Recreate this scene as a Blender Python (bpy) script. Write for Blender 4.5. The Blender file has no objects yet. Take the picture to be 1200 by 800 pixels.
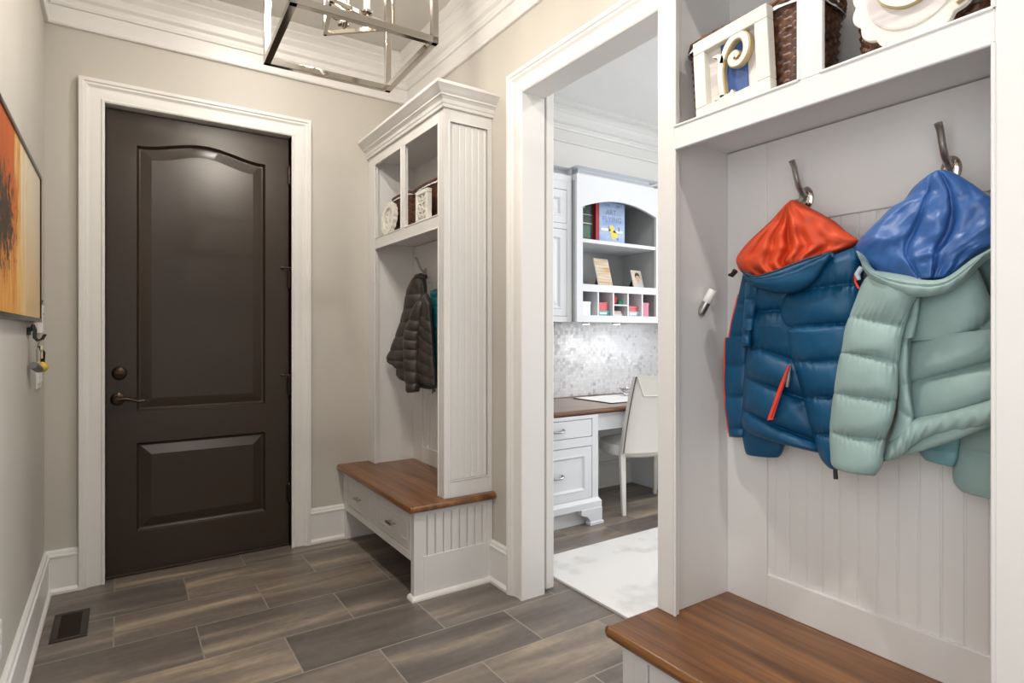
import bpy, bmesh, math, random
from mathutils import Vector, noise
random.seed(7)
C = bpy.context.scene
COL = C.collection
PI = math.pi

# ---------------------------------------------------------------- camera model
F, CX, CY, H = 689.0, 600.0, 391.0, 1.26
TH = math.atan(460 / 689.0)
cc, ss = math.cos(TH), math.sin(TH)
def ray(u, v):
    r = (u - CX) / F
    return (r * cc + ss, -r * ss + cc, -(v - CY) / F)
def onx(u, v, x):
    d = ray(u, v); t = x / d[0]
    return Vector((x, d[1] * t, H + d[2] * t))
def ony(u, v, y):
    d = ray(u, v); t = y / d[1]
    return Vector((d[0] * t, y, H + d[2] * t))
def onz(u, v, z):
    d = ray(u, v); t = (z - H) / d[2]
    return Vector((d[0] * t, d[1] * t, z))

cam = bpy.data.cameras.new('camera'); camo = bpy.data.objects.new('camera', cam); COL.objects.link(camo)
cam.sensor_width = 36; cam.lens = F / 1200 * 36; cam.shift_y = -9 / 1200
cam.clip_start = 0.02
camo.location = (0, 0, H); camo.rotation_euler = (PI / 2, 0, -TH)
C.camera = camo

# ---------------------------------------------------------------- materials
def nodes(name):
    m = bpy.data.materials.new(name); m.use_nodes = True
    nt = m.node_tree; b = nt.nodes['Principled BSDF']
    return m, nt, b
def N(nt, typ, **kw):
    n = nt.nodes.new(typ)
    for k, v in kw.items():
        if k in n.inputs: n.inputs[k].default_value = v
        else: setattr(n, k, v)
    return n
def L(nt, a, b): nt.links.new(a, b)
def setin(n, **kw):
    for k, v in kw.items(): n.inputs[k.replace('_', ' ')].default_value = v
def ramp(nt, fac, stops, interp='LINEAR'):
    r = nt.nodes.new('ShaderNodeValToRGB'); r.color_ramp.interpolation = interp
    e = r.color_ramp.elements
    while len(e) < len(stops): e.new(0.5)
    for el, (p, c) in zip(e, stops):
        el.position = p; el.color = (*c, 1)
    L(nt, fac, r.inputs[0]); return r
def plain(name, col, rough=.5, metal=0, bump=0, bscale=200, sheen=0, coat=0, spec=.5, vary=0):
    m, nt, b = nodes(name)
    b.inputs['Base Color'].default_value = (*col, 1); b.inputs['Roughness'].default_value = rough
    b.inputs['Metallic'].default_value = metal; b.inputs['Specular IOR Level'].default_value = spec
    if sheen: b.inputs['Sheen Weight'].default_value = sheen
    if coat: b.inputs['Coat Weight'].default_value = coat; b.inputs['Coat Roughness'].default_value = .1
    tc = N(nt, 'ShaderNodeTexCoord')
    if bump:
        n = N(nt, 'ShaderNodeTexNoise', Scale=bscale, Detail=3.0); L(nt, tc.outputs['Object'], n.inputs['Vector'])
        bp = N(nt, 'ShaderNodeBump', Strength=bump, Distance=.002); L(nt, n.outputs['Fac'], bp.inputs['Height']); L(nt, bp.outputs[0], b.inputs['Normal'])
    if vary:
        n2 = N(nt, 'ShaderNodeTexNoise', Scale=6.0, Detail=4.0); L(nt, tc.outputs['Object'], n2.inputs['Vector'])
        r = ramp(nt, n2.outputs['Fac'], [(.3, tuple(c * (1 - vary) for c in col)), (.7, tuple(min(1, c * (1 + vary)) for c in col))])
        L(nt, r.outputs[0], b.inputs['Base Color'])
    return m
M = {}
M['wall'] = plain('greige wall paint', (.535, .508, .462), .6, bump=.05, bscale=350)
M['owall'] = plain('office pale paint', (.78, .77, .75), .6)
M['oceil'] = plain('office white ceiling paint', (.84, .84, .83), .7)
M['white'] = plain('white trim paint', (.76, .75, .735), .35)
M['locker'] = plain('white cabinet paint', (.72, .712, .705), .4)
M['ceil'] = plain('ceiling paint', (.60, .58, .545), .75)
M['door'] = plain('dark brown door paint', (.036, .024, .016), .29, spec=.45)
M['nickel'] = plain('polished nickel', (.62, .57, .50), .10, 1)
M['steel'] = plain('brushed steel', (.45, .43, .41), .28, 1)
M['bronze'] = plain('oil rubbed bronze', (.06, .042, .032), .28, .85)
M['black'] = plain('black plastic', (.012, .012, .013), .4)
M['ventm'] = plain('dark bronze vent metal', (.045, .033, .025), .4, .6)
M['vent_shade'] = plain('dark duct', (.004, .004, .004), .9)  # near black, stands in for the shade inside the vent
M['plate'] = plain('white plastic', (.74, .73, .71), .35)
M['orange'] = plain('orange nylon lining', (.58, .060, .016), .5, bump=.06, bscale=500, spec=.35)
M['navy'] = plain('blue puffer nylon', (.002, .064, .150), .46, bump=.08, bscale=420, spec=.35, vary=.12)
M['blue'] = plain('royal blue nylon lining', (.036, .115, .34), .36, bump=.05, bscale=400)
M['sage'] = plain('sage puffer nylon', (.265, .375, .365), .52, bump=.08, bscale=420, sheen=.1, spec=.35, vary=.08)
M['grey'] = plain('charcoal brown puffer nylon', (.045, .036, .031), .42, bump=.15, bscale=90, vary=.25)
M['facing'] = plain('blue green facing nylon', (.15, .30, .33), .5, spec=.35)
M['zip'] = plain('orange zipper tape', (.75, .055, .02), .5)
M['ltr'] = plain('cream distressed paint', (.73, .71, .65), .55, bump=.2, bscale=60, vary=.12)
M['ltredge'] = plain('tan painted edge', (.50, .38, .19), .6)
M['mat_white'] = plain('white mat board', (.70, .68, .65), .7)
M['paper'] = plain('white paper', (.82, .82, .82), .6)
M['linen'] = plain('pale linen liner', (.62, .66, .70), .8, bump=.3, bscale=300)
M['leather'] = plain('white leather', (.77, .755, .72), .38, bump=.06, bscale=150)
M['piping'] = plain('dark chair piping', (.12, .11, .10), .5)
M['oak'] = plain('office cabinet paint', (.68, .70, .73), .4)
M['obox'] = plain('office shelf interior grey', (.40, .41, .41), .5)  # darker grey than the cabinet fronts
M['coral'] = plain('coral card', (.70, .10, .11), .5)
M['pinkc'] = plain('pink card', (.62, .18, .27), .5)
M['teal'] = plain('teal card', (.10, .36, .38), .5)
M['bluegrey'] = plain('blue grey card', (.42, .52, .58), .5)
M['green'] = plain('green plastic', (.03, .30, .16), .5)
M['dkgreen'] = plain('dark green book cloth', (.035, .055, .045), .5, vary=.4)
M['dgprint'] = plain('faded green print', (.07, .13, .095), .5)
M['red'] = plain('red book cloth', (.35, .02, .025), .5)
M['skin'] = plain('printed skin tone', (.62, .40, .28), .6)
M['hair'] = plain('printed dark hair', (.06, .04, .03), .6)
M['shirt'] = plain('printed grey blue shirt', (.45, .50, .56), .6)
M['yellow'] = plain('yellow paint', (.75, .60, .10), .5)
M['ltext'] = plain('grey blue print', (.16, .20, .30), .6)
M['brass'] = plain('aged brass', (.50, .40, .22), .35, 1)
M['gtube'] = plain('grey anodised metal', (.22, .23, .24), .4, .5)
M['cream'] = plain('cream leather tag', (.72, .64, .42), .5)
M['ylw'] = plain('mustard rubber ball', (.55, .38, .04), .5)
M['rope'] = plain('black cord', (.02, .02, .02), .7)

def mat_glass():
    m, nt, b = nodes('clear glass')
    setin(b, Roughness=.02, IOR=1.45); b.inputs['Transmission Weight'].default_value = 1
    b.inputs['Base Color'].default_value = (.95, .97, .98, 1); return m
M['glass'] = mat_glass()
def mat_pane():
    m = bpy.data.materials.new('window pane'); m.use_nodes = True; nt = m.node_tree
    nt.nodes.clear()
    o = N(nt, 'ShaderNodeOutputMaterial'); mx = N(nt, 'ShaderNodeMixShader'); mx.inputs[0].default_value = .06
    t = N(nt, 'ShaderNodeBsdfTransparent'); g = N(nt, 'ShaderNodeBsdfGlossy'); g.inputs['Roughness'].default_value = .02
    L(nt, t.outputs[0], mx.inputs[1]); L(nt, g.outputs[0], mx.inputs[2]); L(nt, mx.outputs[0], o.inputs[0]); return m
M['pane'] = mat_pane()
def mat_emit(name, col, s):
    m, nt, b = nodes(name); b.inputs['Base Color'].default_value = (*col, 1)
    b.inputs['Emission Color'].default_value = (*col, 1); b.inputs['Emission Strength'].default_value = s; return m
M['bulb'] = mat_emit('lit lamp glass', (1, .86, .66), 12)
M['led'] = mat_emit('lit ceiling lens', (1, .93, .84), 6)

def mat_floor():
    m, nt, b = nodes('wood look floor tile')
    g = N(nt, 'ShaderNodeNewGeometry'); mp = N(nt, 'ShaderNodeMapping'); L(nt, g.outputs['Position'], mp.inputs['Vector'])
    mp.inputs['Location'].default_value = (.020 + .59 * 6, -3.165 + .305 * 40, 0)
    br = N(nt, 'ShaderNodeTexBrick', Scale=1.0)
    br.offset = .5; br.offset_frequency = 2; br.squash = 1
    setin(br, Mortar_Size=.0030, Mortar_Smooth=.1, Bias=0.0, Brick_Width=.59, Row_Height=.305)
    br.inputs['Color1'].default_value = (0, 0, 0, 1); br.inputs['Color2'].default_value = (1, 1, 1, 1)
    L(nt, mp.outputs[0], br.inputs['Vector'])
    # streaks along X, offset for every tile
    sep = N(nt, 'ShaderNodeSeparateXYZ'); L(nt, g.outputs['Position'], sep.inputs[0])
    sx = N(nt, 'ShaderNodeMath', operation='MULTIPLY'); L(nt, sep.outputs[0], sx.inputs[0]); sx.inputs[1].default_value = .85
    tone = N(nt, 'ShaderNodeSeparateColor'); L(nt, br.outputs['Color'], tone.inputs[0])
    of = N(nt, 'ShaderNodeMath', operation='MULTIPLY'); L(nt, tone.outputs[0], of.inputs[0]); of.inputs[1].default_value = 37.0
    sy = N(nt, 'ShaderNodeMath', operation='MULTIPLY'); L(nt, sep.outputs[1], sy.inputs[0]); sy.inputs[1].default_value = 6.0
    cb = N(nt, 'ShaderNodeCombineXYZ'); L(nt, sx.outputs[0], cb.inputs[0]); L(nt, sy.outputs[0], cb.inputs[1]); L(nt, of.outputs[0], cb.inputs[2])
    n1 = N(nt, 'ShaderNodeTexNoise', Scale=1.3, Detail=5.0, Roughness=.55, Distortion=.35); L(nt, cb.outputs[0], n1.inputs['Vector'])
    n2 = N(nt, 'ShaderNodeTexNoise', Scale=30.0, Detail=4.0); L(nt, g.outputs['Position'], n2.inputs['Vector'])
    r = ramp(nt, n1.outputs['Fac'], [(.28, (.100, .082, .071)), (.42, (.155, .131, .114)), (.55, (.205, .173, .147)), (.63, (.31, .255, .198)), (.72, (.46, .375, .28))])
    mx = N(nt, 'ShaderNodeMix', data_type='RGBA', blend_type='MULTIPLY'); mx.inputs[0].default_value = .75
    r2 = ramp(nt, tone.outputs[0], [(0, (.58, .59, .62)), (.5, (.95, .95, .95)), (1, (1.15, 1.10, 1.02))])
    L(nt, r.outputs[0], mx.inputs[6]); L(nt, r2.outputs[0], mx.inputs[7])
    mx3 = N(nt, 'ShaderNodeMix', data_type='RGBA', blend_type='MULTIPLY'); mx3.inputs[0].default_value = .35
    r3 = ramp(nt, n2.outputs['Fac'], [(.3, (.7, .7, .7)), (.7, (1.15, 1.15, 1.15))])
    L(nt, mx.outputs[2], mx3.inputs[6]); L(nt, r3.outputs[0], mx3.inputs[7])
    mg = N(nt, 'ShaderNodeMix', data_type='RGBA'); L(nt, br.outputs['Fac'], mg.inputs[0]); L(nt, mx3.outputs[2], mg.inputs[6])
    mg.inputs[7].default_value = (.27, .24, .205, 1)
    L(nt, mg.outputs[2], b.inputs['Base Color'])
    b.inputs['Roughness'].default_value = .42
    bp = N(nt, 'ShaderNodeBump', Strength=.4, Distance=.0015); bp.invert = True
    L(nt, br.outputs['Fac'], bp.inputs['Height']); L(nt, bp.outputs[0], b.inputs['Normal'])
    return m
M['floor'] = mat_floor()

def mat_wood(name, axis, dark, mid, light, rough=.3, k=1.0):
    m, nt, b = nodes(name)
    g = N(nt, 'ShaderNodeNewGeometry'); sep = N(nt, 'ShaderNodeSeparateXYZ'); L(nt, g.outputs['Position'], sep.inputs[0])
    cb = N(nt, 'ShaderNodeCombineXYZ')
    for i in range(3):
        ml = N(nt, 'ShaderNodeMath', operation='MULTIPLY'); L(nt, sep.outputs[i], ml.inputs[0])
        ml.inputs[1].default_value = .7 if i == axis else 14.0 * k
        L(nt, ml.outputs[0], cb.inputs[i])
    n = N(nt, 'ShaderNodeTexNoise', Scale=1.4, Detail=6.0, Roughness=.6, Distortion=.6); L(nt, cb.outputs[0], n.inputs['Vector'])
    r = ramp(nt, n.outputs['Fac'], [(.3, dark), (.5, mid), (.72, light)])
    n2 = N(nt, 'ShaderNodeTexNoise', Scale=9.0, Detail=5.0, Roughness=.7); L(nt, cb.outputs[0], n2.inputs['Vector'])
    r2 = ramp(nt, n2.outputs['Fac'], [(.35, (.72, .7, .68)), (.65, (1.1, 1.1, 1.1))])
    mx = N(nt, 'ShaderNodeMix', data_type='RGBA', blend_type='MULTIPLY'); mx.inputs[0].default_value = .7
    L(nt, r.outputs[0], mx.inputs[6]); L(nt, r2.outputs[0], mx.inputs[7]); L(nt, mx.outputs[2], b.inputs['Base Color'])
    b.inputs['Roughness'].default_value = rough; b.inputs['Coat Weight'].default_value = .25; b.inputs['Coat Roughness'].default_value = .15
    return m
M['wood'] = mat_wood('walnut stained bench wood', 1, (.060, .021, .006), (.165, .064, .018), (.33, .145, .045))
M['dwood'] = mat_wood('walnut desk wood', 0, (.09, .04, .018), (.17, .08, .035), (.27, .14, .07))

def mat_wicker():
    m, nt, b = nodes('brown wicker')
    tc = N(nt, 'ShaderNodeTexCoord'); n = N(nt, 'ShaderNodeTexNoise', Scale=60.0, Detail=3.0); L(nt, tc.outputs['Object'], n.inputs['Vector'])
    r = ramp(nt, n.outputs['Fac'], [(.3, (.035, .013, .006)), (.55, (.11, .042, .018)), (.75, (.22, .095, .04))])
    L(nt, r.outputs[0], b.inputs['Base Color']); b.inputs['Roughness'].default_value = .4; return m
M['wicker'] = mat_wicker()

def mat_mosaic():
    m, nt, b = nodes('marble mosaic tile')
    g = N(nt, 'ShaderNodeNewGeometry'); v = N(nt, 'ShaderNodeTexVoronoi', Scale=38.0, Randomness=.35); L(nt, g.outputs['Position'], v.inputs['Vector'])
    ve = N(nt, 'ShaderNodeTexVoronoi', Scale=38.0, Randomness=.35, feature='DISTANCE_TO_EDGE'); L(nt, g.outputs['Position'], ve.inputs['Vector'])
    sc = N(nt, 'ShaderNodeSeparateColor'); L(nt, v.outputs['Color'], sc.inputs[0])
    n = N(nt, 'ShaderNodeTexNoise', Scale=14.0, Detail=5.0); L(nt, g.outputs['Position'], n.inputs['Vector'])
    ad = N(nt, 'ShaderNodeMath', operation='ADD'); L(nt, sc.outputs[0], ad.inputs[0]); L(nt, n.outputs['Fac'], ad.inputs[1])
    ml = N(nt, 'ShaderNodeMath', operation='MULTIPLY'); L(nt, ad.outputs[0], ml.inputs[0]); ml.inputs[1].default_value = .5
    r = ramp(nt, ml.outputs[0], [(.17, (.36, .37, .39)), (.26, (.56, .57, .59)), (.42, (.66, .67, .69)), (.8, (.74, .74, .75))])
    gr = ramp(nt, ve.outputs['Distance'], [(.0, (.62, .62, .63)), (.06, (1, 1, 1))])
    mx = N(nt, 'ShaderNodeMix', data_type='RGBA', blend_type='MULTIPLY'); mx.inputs[0].default_value = .5
    L(nt, r.outputs[0], mx.inputs[6]); L(nt, gr.outputs[0], mx.inputs[7]); L(nt, mx.outputs[2], b.inputs['Base Color'])
    b.inputs['Roughness'].default_value = .16; b.inputs['Specular IOR Level'].default_value = .3
    su = N(nt, 'ShaderNodeVectorMath', operation='SUBTRACT'); L(nt, v.outputs['Color'], su.inputs[0]); su.inputs[1].default_value = (.5, .5, .5)
    sm = N(nt, 'ShaderNodeVectorMath', operation='SCALE'); L(nt, su.outputs[0], sm.inputs[0]); sm.inputs['Scale'].default_value = .055
    av = N(nt, 'ShaderNodeVectorMath', operation='ADD'); L(nt, g.outputs['Normal'], av.inputs[0]); L(nt, sm.outputs[0], av.inputs[1])
    nn = N(nt, 'ShaderNodeVectorMath', operation='NORMALIZE'); L(nt, av.outputs[0], nn.inputs[0]); L(nt, nn.outputs[0], b.inputs['Normal'])
    return m
M['mosaic'] = mat_mosaic()

def mat_rug():
    m, nt, b = nodes('ivory patterned rug')
    g = N(nt, 'ShaderNodeNewGeometry')
    v = N(nt, 'ShaderNodeTexVoronoi', Scale=2.6, Randomness=.5); L(nt, g.outputs['Position'], v.inputs['Vector'])
    n = N(nt, 'ShaderNodeTexNoise', Scale=7.0, Detail=6.0); L(nt, g.outputs['Position'], n.inputs['Vector'])
    ad = N(nt, 'ShaderNodeMath', operation='ADD'); L(nt, v.outputs['Distance'], ad.inputs[0]); L(nt, n.outputs['Fac'], ad.inputs[1])
    r = ramp(nt, ad.outputs[0], [(.55, (.66, .65, .64)), (.72, (.57, .56, .55)), (.9, (.69, .68, .67))])
    L(nt, r.outputs[0], b.inputs['Base Color']); b.inputs['Roughness'].default_value = .95
    n2 = N(nt, 'ShaderNodeTexNoise', Scale=250.0, Detail=2.0); L(nt, g.outputs['Position'], n2.inputs['Vector'])
    bp = N(nt, 'ShaderNodeBump', Strength=.4, Distance=.004); L(nt, n2.outputs['Fac'], bp.inputs['Height']); L(nt, bp.outputs[0], b.inputs['Normal'])
    return m
M['rug'] = mat_rug()

def mat_canvas():
    m, nt, b = nodes('abstract orange canvas')
    tc = N(nt, 'ShaderNodeTexCoord'); sep = N(nt, 'ShaderNodeSeparateXYZ'); L(nt, tc.outputs['Object'], sep.inputs[0])
    # object coords: y along the wall (0 = far edge, negative towards the camera), z up from the lower edge
    mp = N(nt, 'ShaderNodeMapping'); L(nt, tc.outputs['Object'], mp.inputs['Vector']); mp.inputs['Scale'].default_value = (1, 5.0, 1.1)
    n = N(nt, 'ShaderNodeTexNoise', Scale=3.0, Detail=6.0, Distortion=.5); L(nt, mp.outputs[0], n.inputs['Vector'])
    nm = N(nt, 'ShaderNodeMath', operation='MULTIPLY_ADD'); L(nt, n.outputs['Fac'], nm.inputs[0]); nm.inputs[1].default_value = .55
    sm = N(nt, 'ShaderNodeMath', operation='MULTIPLY_ADD'); L(nt, sep.outputs[1], sm.inputs[0]); sm.inputs[1].default_value = -.80; sm.inputs[2].default_value = -.33
    L(nt, sm.outputs[0], nm.inputs[2])
    r = ramp(nt, nm.outputs[0], [(.10, (.66, .58, .45)), (.30, (.70, .60, .44)), (.47, (.62, .35, .11)), (.55, (.46, .10, .014)), (.70, (.42, .085, .010)), (.95, (.30, .045, .006))])
    # yellow glow of the lower half
    lo = N(nt, 'ShaderNodeMapRange'); L(nt, sep.outputs[2], lo.inputs['Value']); setin(lo, From_Min=.42, From_Max=.10)
    n3 = N(nt, 'ShaderNodeTexNoise', Scale=9.0, Detail=5.0); L(nt, mp.outputs[0], n3.inputs['Vector'])
    lm = N(nt, 'ShaderNodeMath', operation='MULTIPLY'); L(nt, lo.outputs[0], lm.inputs[0]); L(nt, n3.outputs['Fac'], lm.inputs[1])
    mx = N(nt, 'ShaderNodeMix', data_type='RGBA'); L(nt, lm.outputs[0], mx.inputs[0]); L(nt, r.outputs[0], mx.inputs[6]); mx.inputs[7].default_value = (.72, .42, .10, 1)
    # dark bushy brush marks
    mp2 = N(nt, 'ShaderNodeMapping'); L(nt, tc.outputs['Object'], mp2.inputs['Vector']); mp2.inputs['Scale'].default_value = (1, 26, 20)
    n4 = N(nt, 'ShaderNodeTexNoise', Scale=1.2, Detail=6.0, Roughness=.7); L(nt, mp2.outputs[0], n4.inputs['Vector'])
    di = N(nt, 'ShaderNodeVectorMath', operation='DISTANCE'); mp3 = N(nt, 'ShaderNodeMapping'); L(nt, tc.outputs['Object'], mp3.inputs['Vector'])
    mp3.inputs['Location'].default_value = (0, .97, -.30 * 1.6); mp3.inputs['Scale'].default_value = (0, 1.0, 1.6)
    L(nt, mp3.outputs[0], di.inputs[0]); di.inputs[1].default_value = (0, 0, 0)
    mr = N(nt, 'ShaderNodeMapRange'); L(nt, di.outputs['Value'], mr.inputs['Value']); setin(mr, From_Min=.10, From_Max=.42, To_Min=.20, To_Max=-.12)
    a2 = N(nt, 'ShaderNodeMath', operation='ADD'); L(nt, n4.outputs['Fac'], a2.inputs[0]); L(nt, mr.outputs[0], a2.inputs[1])
    r4 = ramp(nt, a2.outputs[0], [(.56, (0, 0, 0)), (.64, (1, 1, 1))])
    mx2 = N(nt, 'ShaderNodeMix', data_type='RGBA'); L(nt, r4.outputs[0], mx2.inputs[0]); L(nt, mx.outputs[2], mx2.inputs[6]); mx2.inputs[7].default_value = (.035, .022, .012, 1)
    L(nt, mx2.outputs[2], b.inputs['Base Color']); b.inputs['Roughness'].default_value = .5
    return m
M['canvas'] = mat_canvas()

def mat_photo(name, stops, sx, sz):
    m, nt, b = nodes(name)
    tc = N(nt, 'ShaderNodeTexCoord'); mp = N(nt, 'ShaderNodeMapping'); L(nt, tc.outputs['Object'], mp.inputs['Vector']); mp.inputs['Scale'].default_value = (sx, 1, sz)
    n = N(nt, 'ShaderNodeTexNoise', Scale=1.0, Detail=5.0); L(nt, mp.outputs[0], n.inputs['Vector'])
    r = ramp(nt, n.outputs['Fac'], stops); L(nt, r.outputs[0], b.inputs['Base Color']); b.inputs['Roughness'].default_value = .25; return m
M['ph_beach'] = mat_photo('sunset beach print', [(.35, (.55, .25, .07)), (.5, (.60, .50, .38)), (.62, (.72, .62, .48)), (.7, (.70, .36, .10))], 3, 55)
M['ph_face'] = mat_photo('portrait background print', [(.3, (.60, .50, .38)), (.7, (.72, .64, .52))], 20, 20)
M['ph_dark'] = mat_photo('dark hair portrait print', [(.42, (.07, .04, .03)), (.52, (.55, .38, .30)), (.62, (.70, .66, .62))], 30, 22)
M['sky'] = mat_photo('blue sky book jacket', [(.3, (.20, .32, .60)), (.6, (.42, .52, .70)), (.8, (.62, .66, .72))], 4, 9)
M['patt'] = mat_photo('pale mauve damask paper', [(.40, (.60, .56, .55)), (.50, (.72, .69, .66)), (.62, (.52, .47, .50))], 14, 14)
M['bluecard'] = plain('deep blue card', (.035, .085, .27), .5, vary=.25)
def mat_stripe():
    m, nt, b = nodes('teal and navy striped nylon')
    g = N(nt, 'ShaderNodeNewGeometry'); mp = N(nt, 'ShaderNodeMapping'); L(nt, g.outputs['Position'], mp.inputs['Vector']); mp.inputs['Rotation'].default_value = (.6, 0, 0)
    w = N(nt, 'ShaderNodeTexWave', Scale=18.0, Distortion=3.0, bands_direction='Z'); L(nt, mp.outputs[0], w.inputs['Vector'])
    r = ramp(nt, w.outputs['Fac'], [(.2, (.01, .05, .14)), (.5, (.0, .20, .26)), (.8, (.01, .30, .33))]); L(nt, r.outputs[0], b.inputs['Base Color']); b.inputs['Roughness'].default_value = .45; return m
M['stripe'] = mat_stripe()

# ---------------------------------------------------------------- mesh helpers
class MB:
    def __init__(s): s.v = []; s.f = []
    def add(s, vs, fs):
        o = len(s.v); s.v += [Vector(p) for p in vs]; s.f += [tuple(i + o for i in f) for f in fs]; return s
    def box(s, x0, x1, y0, y1, z0, z1):
        vs = [(x, y, z) for x in (x0, x1) for y in (y0, y1) for z in (z0, z1)]
        return s.add(vs, [(0, 1, 3, 2), (4, 6, 7, 5), (0, 4, 5, 1), (2, 3, 7, 6), (0, 2, 6, 4), (1, 5, 7, 3)])
    def obox(s, c, ax, ay, az):
        c = Vector(c); ax = Vector(ax); ay = Vector(ay); az = Vector(az)
        vs = [c + i * ax + j * ay + k * az for i in (-1, 1) for j in (-1, 1) for k in (-1, 1)]
        return s.add(vs, [(0, 1, 3, 2), (4, 6, 7, 5), (0, 4, 5, 1), (2, 3, 7, 6), (0, 2, 6, 4), (1, 5, 7, 3)])
    def bar(s, a, b, w, h=None, up=(0, 0, 1)):
        a = Vector(a); b = Vector(b); d = (b - a); u = Vector(up)
        if abs(d.normalized().dot(u)) > .98: u = Vector((1, 0, 0))
        sx = d.cross(u).normalized(); sz = sx.cross(d).normalized()
        return s.obox((a + b) / 2, d / 2, sx * w / 2, sz * (h or w) / 2)
    def tube(s, path, r, n=12, caps=True, flat=1.0, up=(0, 0, 1)):
        path = [Vector(p) for p in path]; rs = r if isinstance(r, (list, tuple)) else [r] * len(path)
        vs = []; fs = []; m = len(path); prev = None
        for i, p in enumerate(path):
            d = (path[min(i + 1, m - 1)] - path[max(i - 1, 0)]).normalized()
            u = Vector(up) if prev is None else prev
            if abs(d.dot(u)) > .99: u = Vector((1, 0, 0)) if abs(d.x) < .9 else Vector((0, 1, 0))
            sx = d.cross(u).normalized(); sz = sx.cross(d).normalized(); prev = sz
            for k in range(n):
                a = 2 * PI * k / n; vs.append(p + sx * rs[i] * math.cos(a) + sz * rs[i] * flat * math.sin(a))
        for i in range(m - 1):
            for k in range(n):
                k2 = (k + 1) % n; fs.append((i * n + k, i * n + k2, (i + 1) * n + k2, (i + 1) * n + k))
        if caps: fs += [tuple(range(n))[::-1], tuple((m - 1) * n + k for k in range(n))]
        return s.add(vs, fs)
    def lathe(s, prof, c=(0, 0, 0), axis=(0, 0, 1), n=24):
        ax = Vector(axis).normalized(); t = Vector((1, 0, 0)) if abs(ax.x) < .9 else Vector((0, 1, 0))
        a1 = ax.cross(t).normalized(); a2 = ax.cross(a1); c = Vector(c); vs = []; fs = []
        for (r, h) in prof:
            for k in range(n):
                a = 2 * PI * k / n; vs.append(c + ax * h + (a1 * math.cos(a) + a2 * math.sin(a)) * r)
        for i in range(len(prof) - 1):
            for k in range(n):
                k2 = (k + 1) % n; fs.append((i * n + k, i * n + k2, (i + 1) * n + k2, (i + 1) * n + k))
        fs += [tuple(range(n))[::-1], tuple((len(prof) - 1) * n + k for k in range(n))]
        return s.add(vs, fs)
    def prism(s, poly, o, ex, ey, ez, depth):
        """poly in (a,b); a along ex, b along ey, extruded depth along ez"""
        o = Vector(o); ex = Vector(ex); ey = Vector(ey); ez = Vector(ez); n = len(poly)
        vs = [o + ex * a + ey * b for a, b in poly] + [o + ex * a + ey * b + ez * depth for a, b in poly]
        return s.add(vs, [tuple(range(n))[::-1], tuple(range(n, 2 * n))] + [(i, (i + 1) % n, n + (i + 1) % n, n + i) for i in range(n)])
    def sweep(s, path, nrm, prof, closed=False):
        """moulding: path points; profile (a,b): a sideways in the plane (left of travel about nrm), b along nrm"""
        P = [Vector(p) for p in path]; nrm = Vector(nrm).normalized(); m = len(P); k = len(prof); vs = []; fs = []
        for i in range(m):
            ds = []
            if i > 0 or closed: ds.append((P[i] - P[i - 1]).normalized())
            if i < m - 1 or closed: ds.append((P[(i + 1) % m] - P[i]).normalized())
            ns = [nrm.cross(d) for d in ds]
            off = ns[0] if len(ns) == 1 else (ns[0] + ns[1]) / (1 + ns[0].dot(ns[1]))
            for a, b in prof: vs.append(P[i] + off * a + nrm * b)
        for i in range(m if closed else m - 1):
            j = (i + 1) % m
            for q in range(k - 1): fs.append((i * k + q, i * k + q + 1, j * k + q + 1, j * k + q))
        if not closed: fs += [tuple(range(k)), tuple((m - 1) * k + q for q in range(k))[::-1]]
        return s.add(vs, fs)
    def panel(s, o, ex, ey, n, w, h, loops, top=None, nx=1):
        """nested inset loops: (inset, depth) depth along -n. o lower corner. top(s)->extra height"""
        o = Vector(o); ex = Vector(ex); ey = Vector(ey); n = Vector(n); rings = []
        tp = top or (lambda q: 0)
        vs = []; fs = []
        for d, z in loops:
            pts = []
            for i in range(nx + 1): pts.append((d + (w - 2 * d) * i / nx, d))
            for i in range(nx, -1, -1): pts.append((d + (w - 2 * d) * i / nx, h - d + tp(i / nx)))
            vs += [o + ex * a + ey * b - n * z for a, b in pts]
        R = 2 * (nx + 1)
        for i in range(len(loops) - 1):
            for q in range(R):
                q2 = (q + 1) % R; fs.append((i * R + q, i * R + q2, (i + 1) * R + q2, (i + 1) * R + q))
        b = (len(loops) - 1) * R
        for i in range(nx): fs.append((b + i, b + i + 1, b + R - 2 - i, b + R - 1 - i))
        return s.add(vs, fs)
    def beads(s, o, ex, ez, n, w, h, pitch=.04, g=.0035, dp=.0035, start=.5):
        """beadboard strip: vertical grooves every pitch"""
        o = Vector(o); ex = Vector(ex); ez = Vector(ez); n = Vector(n); pr = [(0, 0)]; x = pitch * start
        while x < w - g * 2:
            pr += [(x - g, 0), (x - g * .3, -dp), (x + g * .2, -dp), (x + g, -.0004), (x + g * 1.8, 0)]; x += pitch
        pr.append((w, 0)); k = len(pr)
        vs = [o + ex * a + n * b for a, b in pr] + [o + ex * a + n * b + ez * h for a, b in pr]
        return s.add(vs, [(i, i + 1, k + i + 1, k + i) for i in range(k - 1)])
    def grid(s, fn, nu, nv, closed_u=False):
        vs = [fn(i / nu, j / nv) for j in range(nv + 1) for i in range(nu + (0 if closed_u else 1))]
        W = nu if closed_u else nu + 1
        fs = [(j * W + i, j * W + (i + 1) % W, (j + 1) * W + (i + 1) % W, (j + 1) * W + i) for j in range(nv) for i in range(nu)]
        return s.add(vs, fs)

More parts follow.
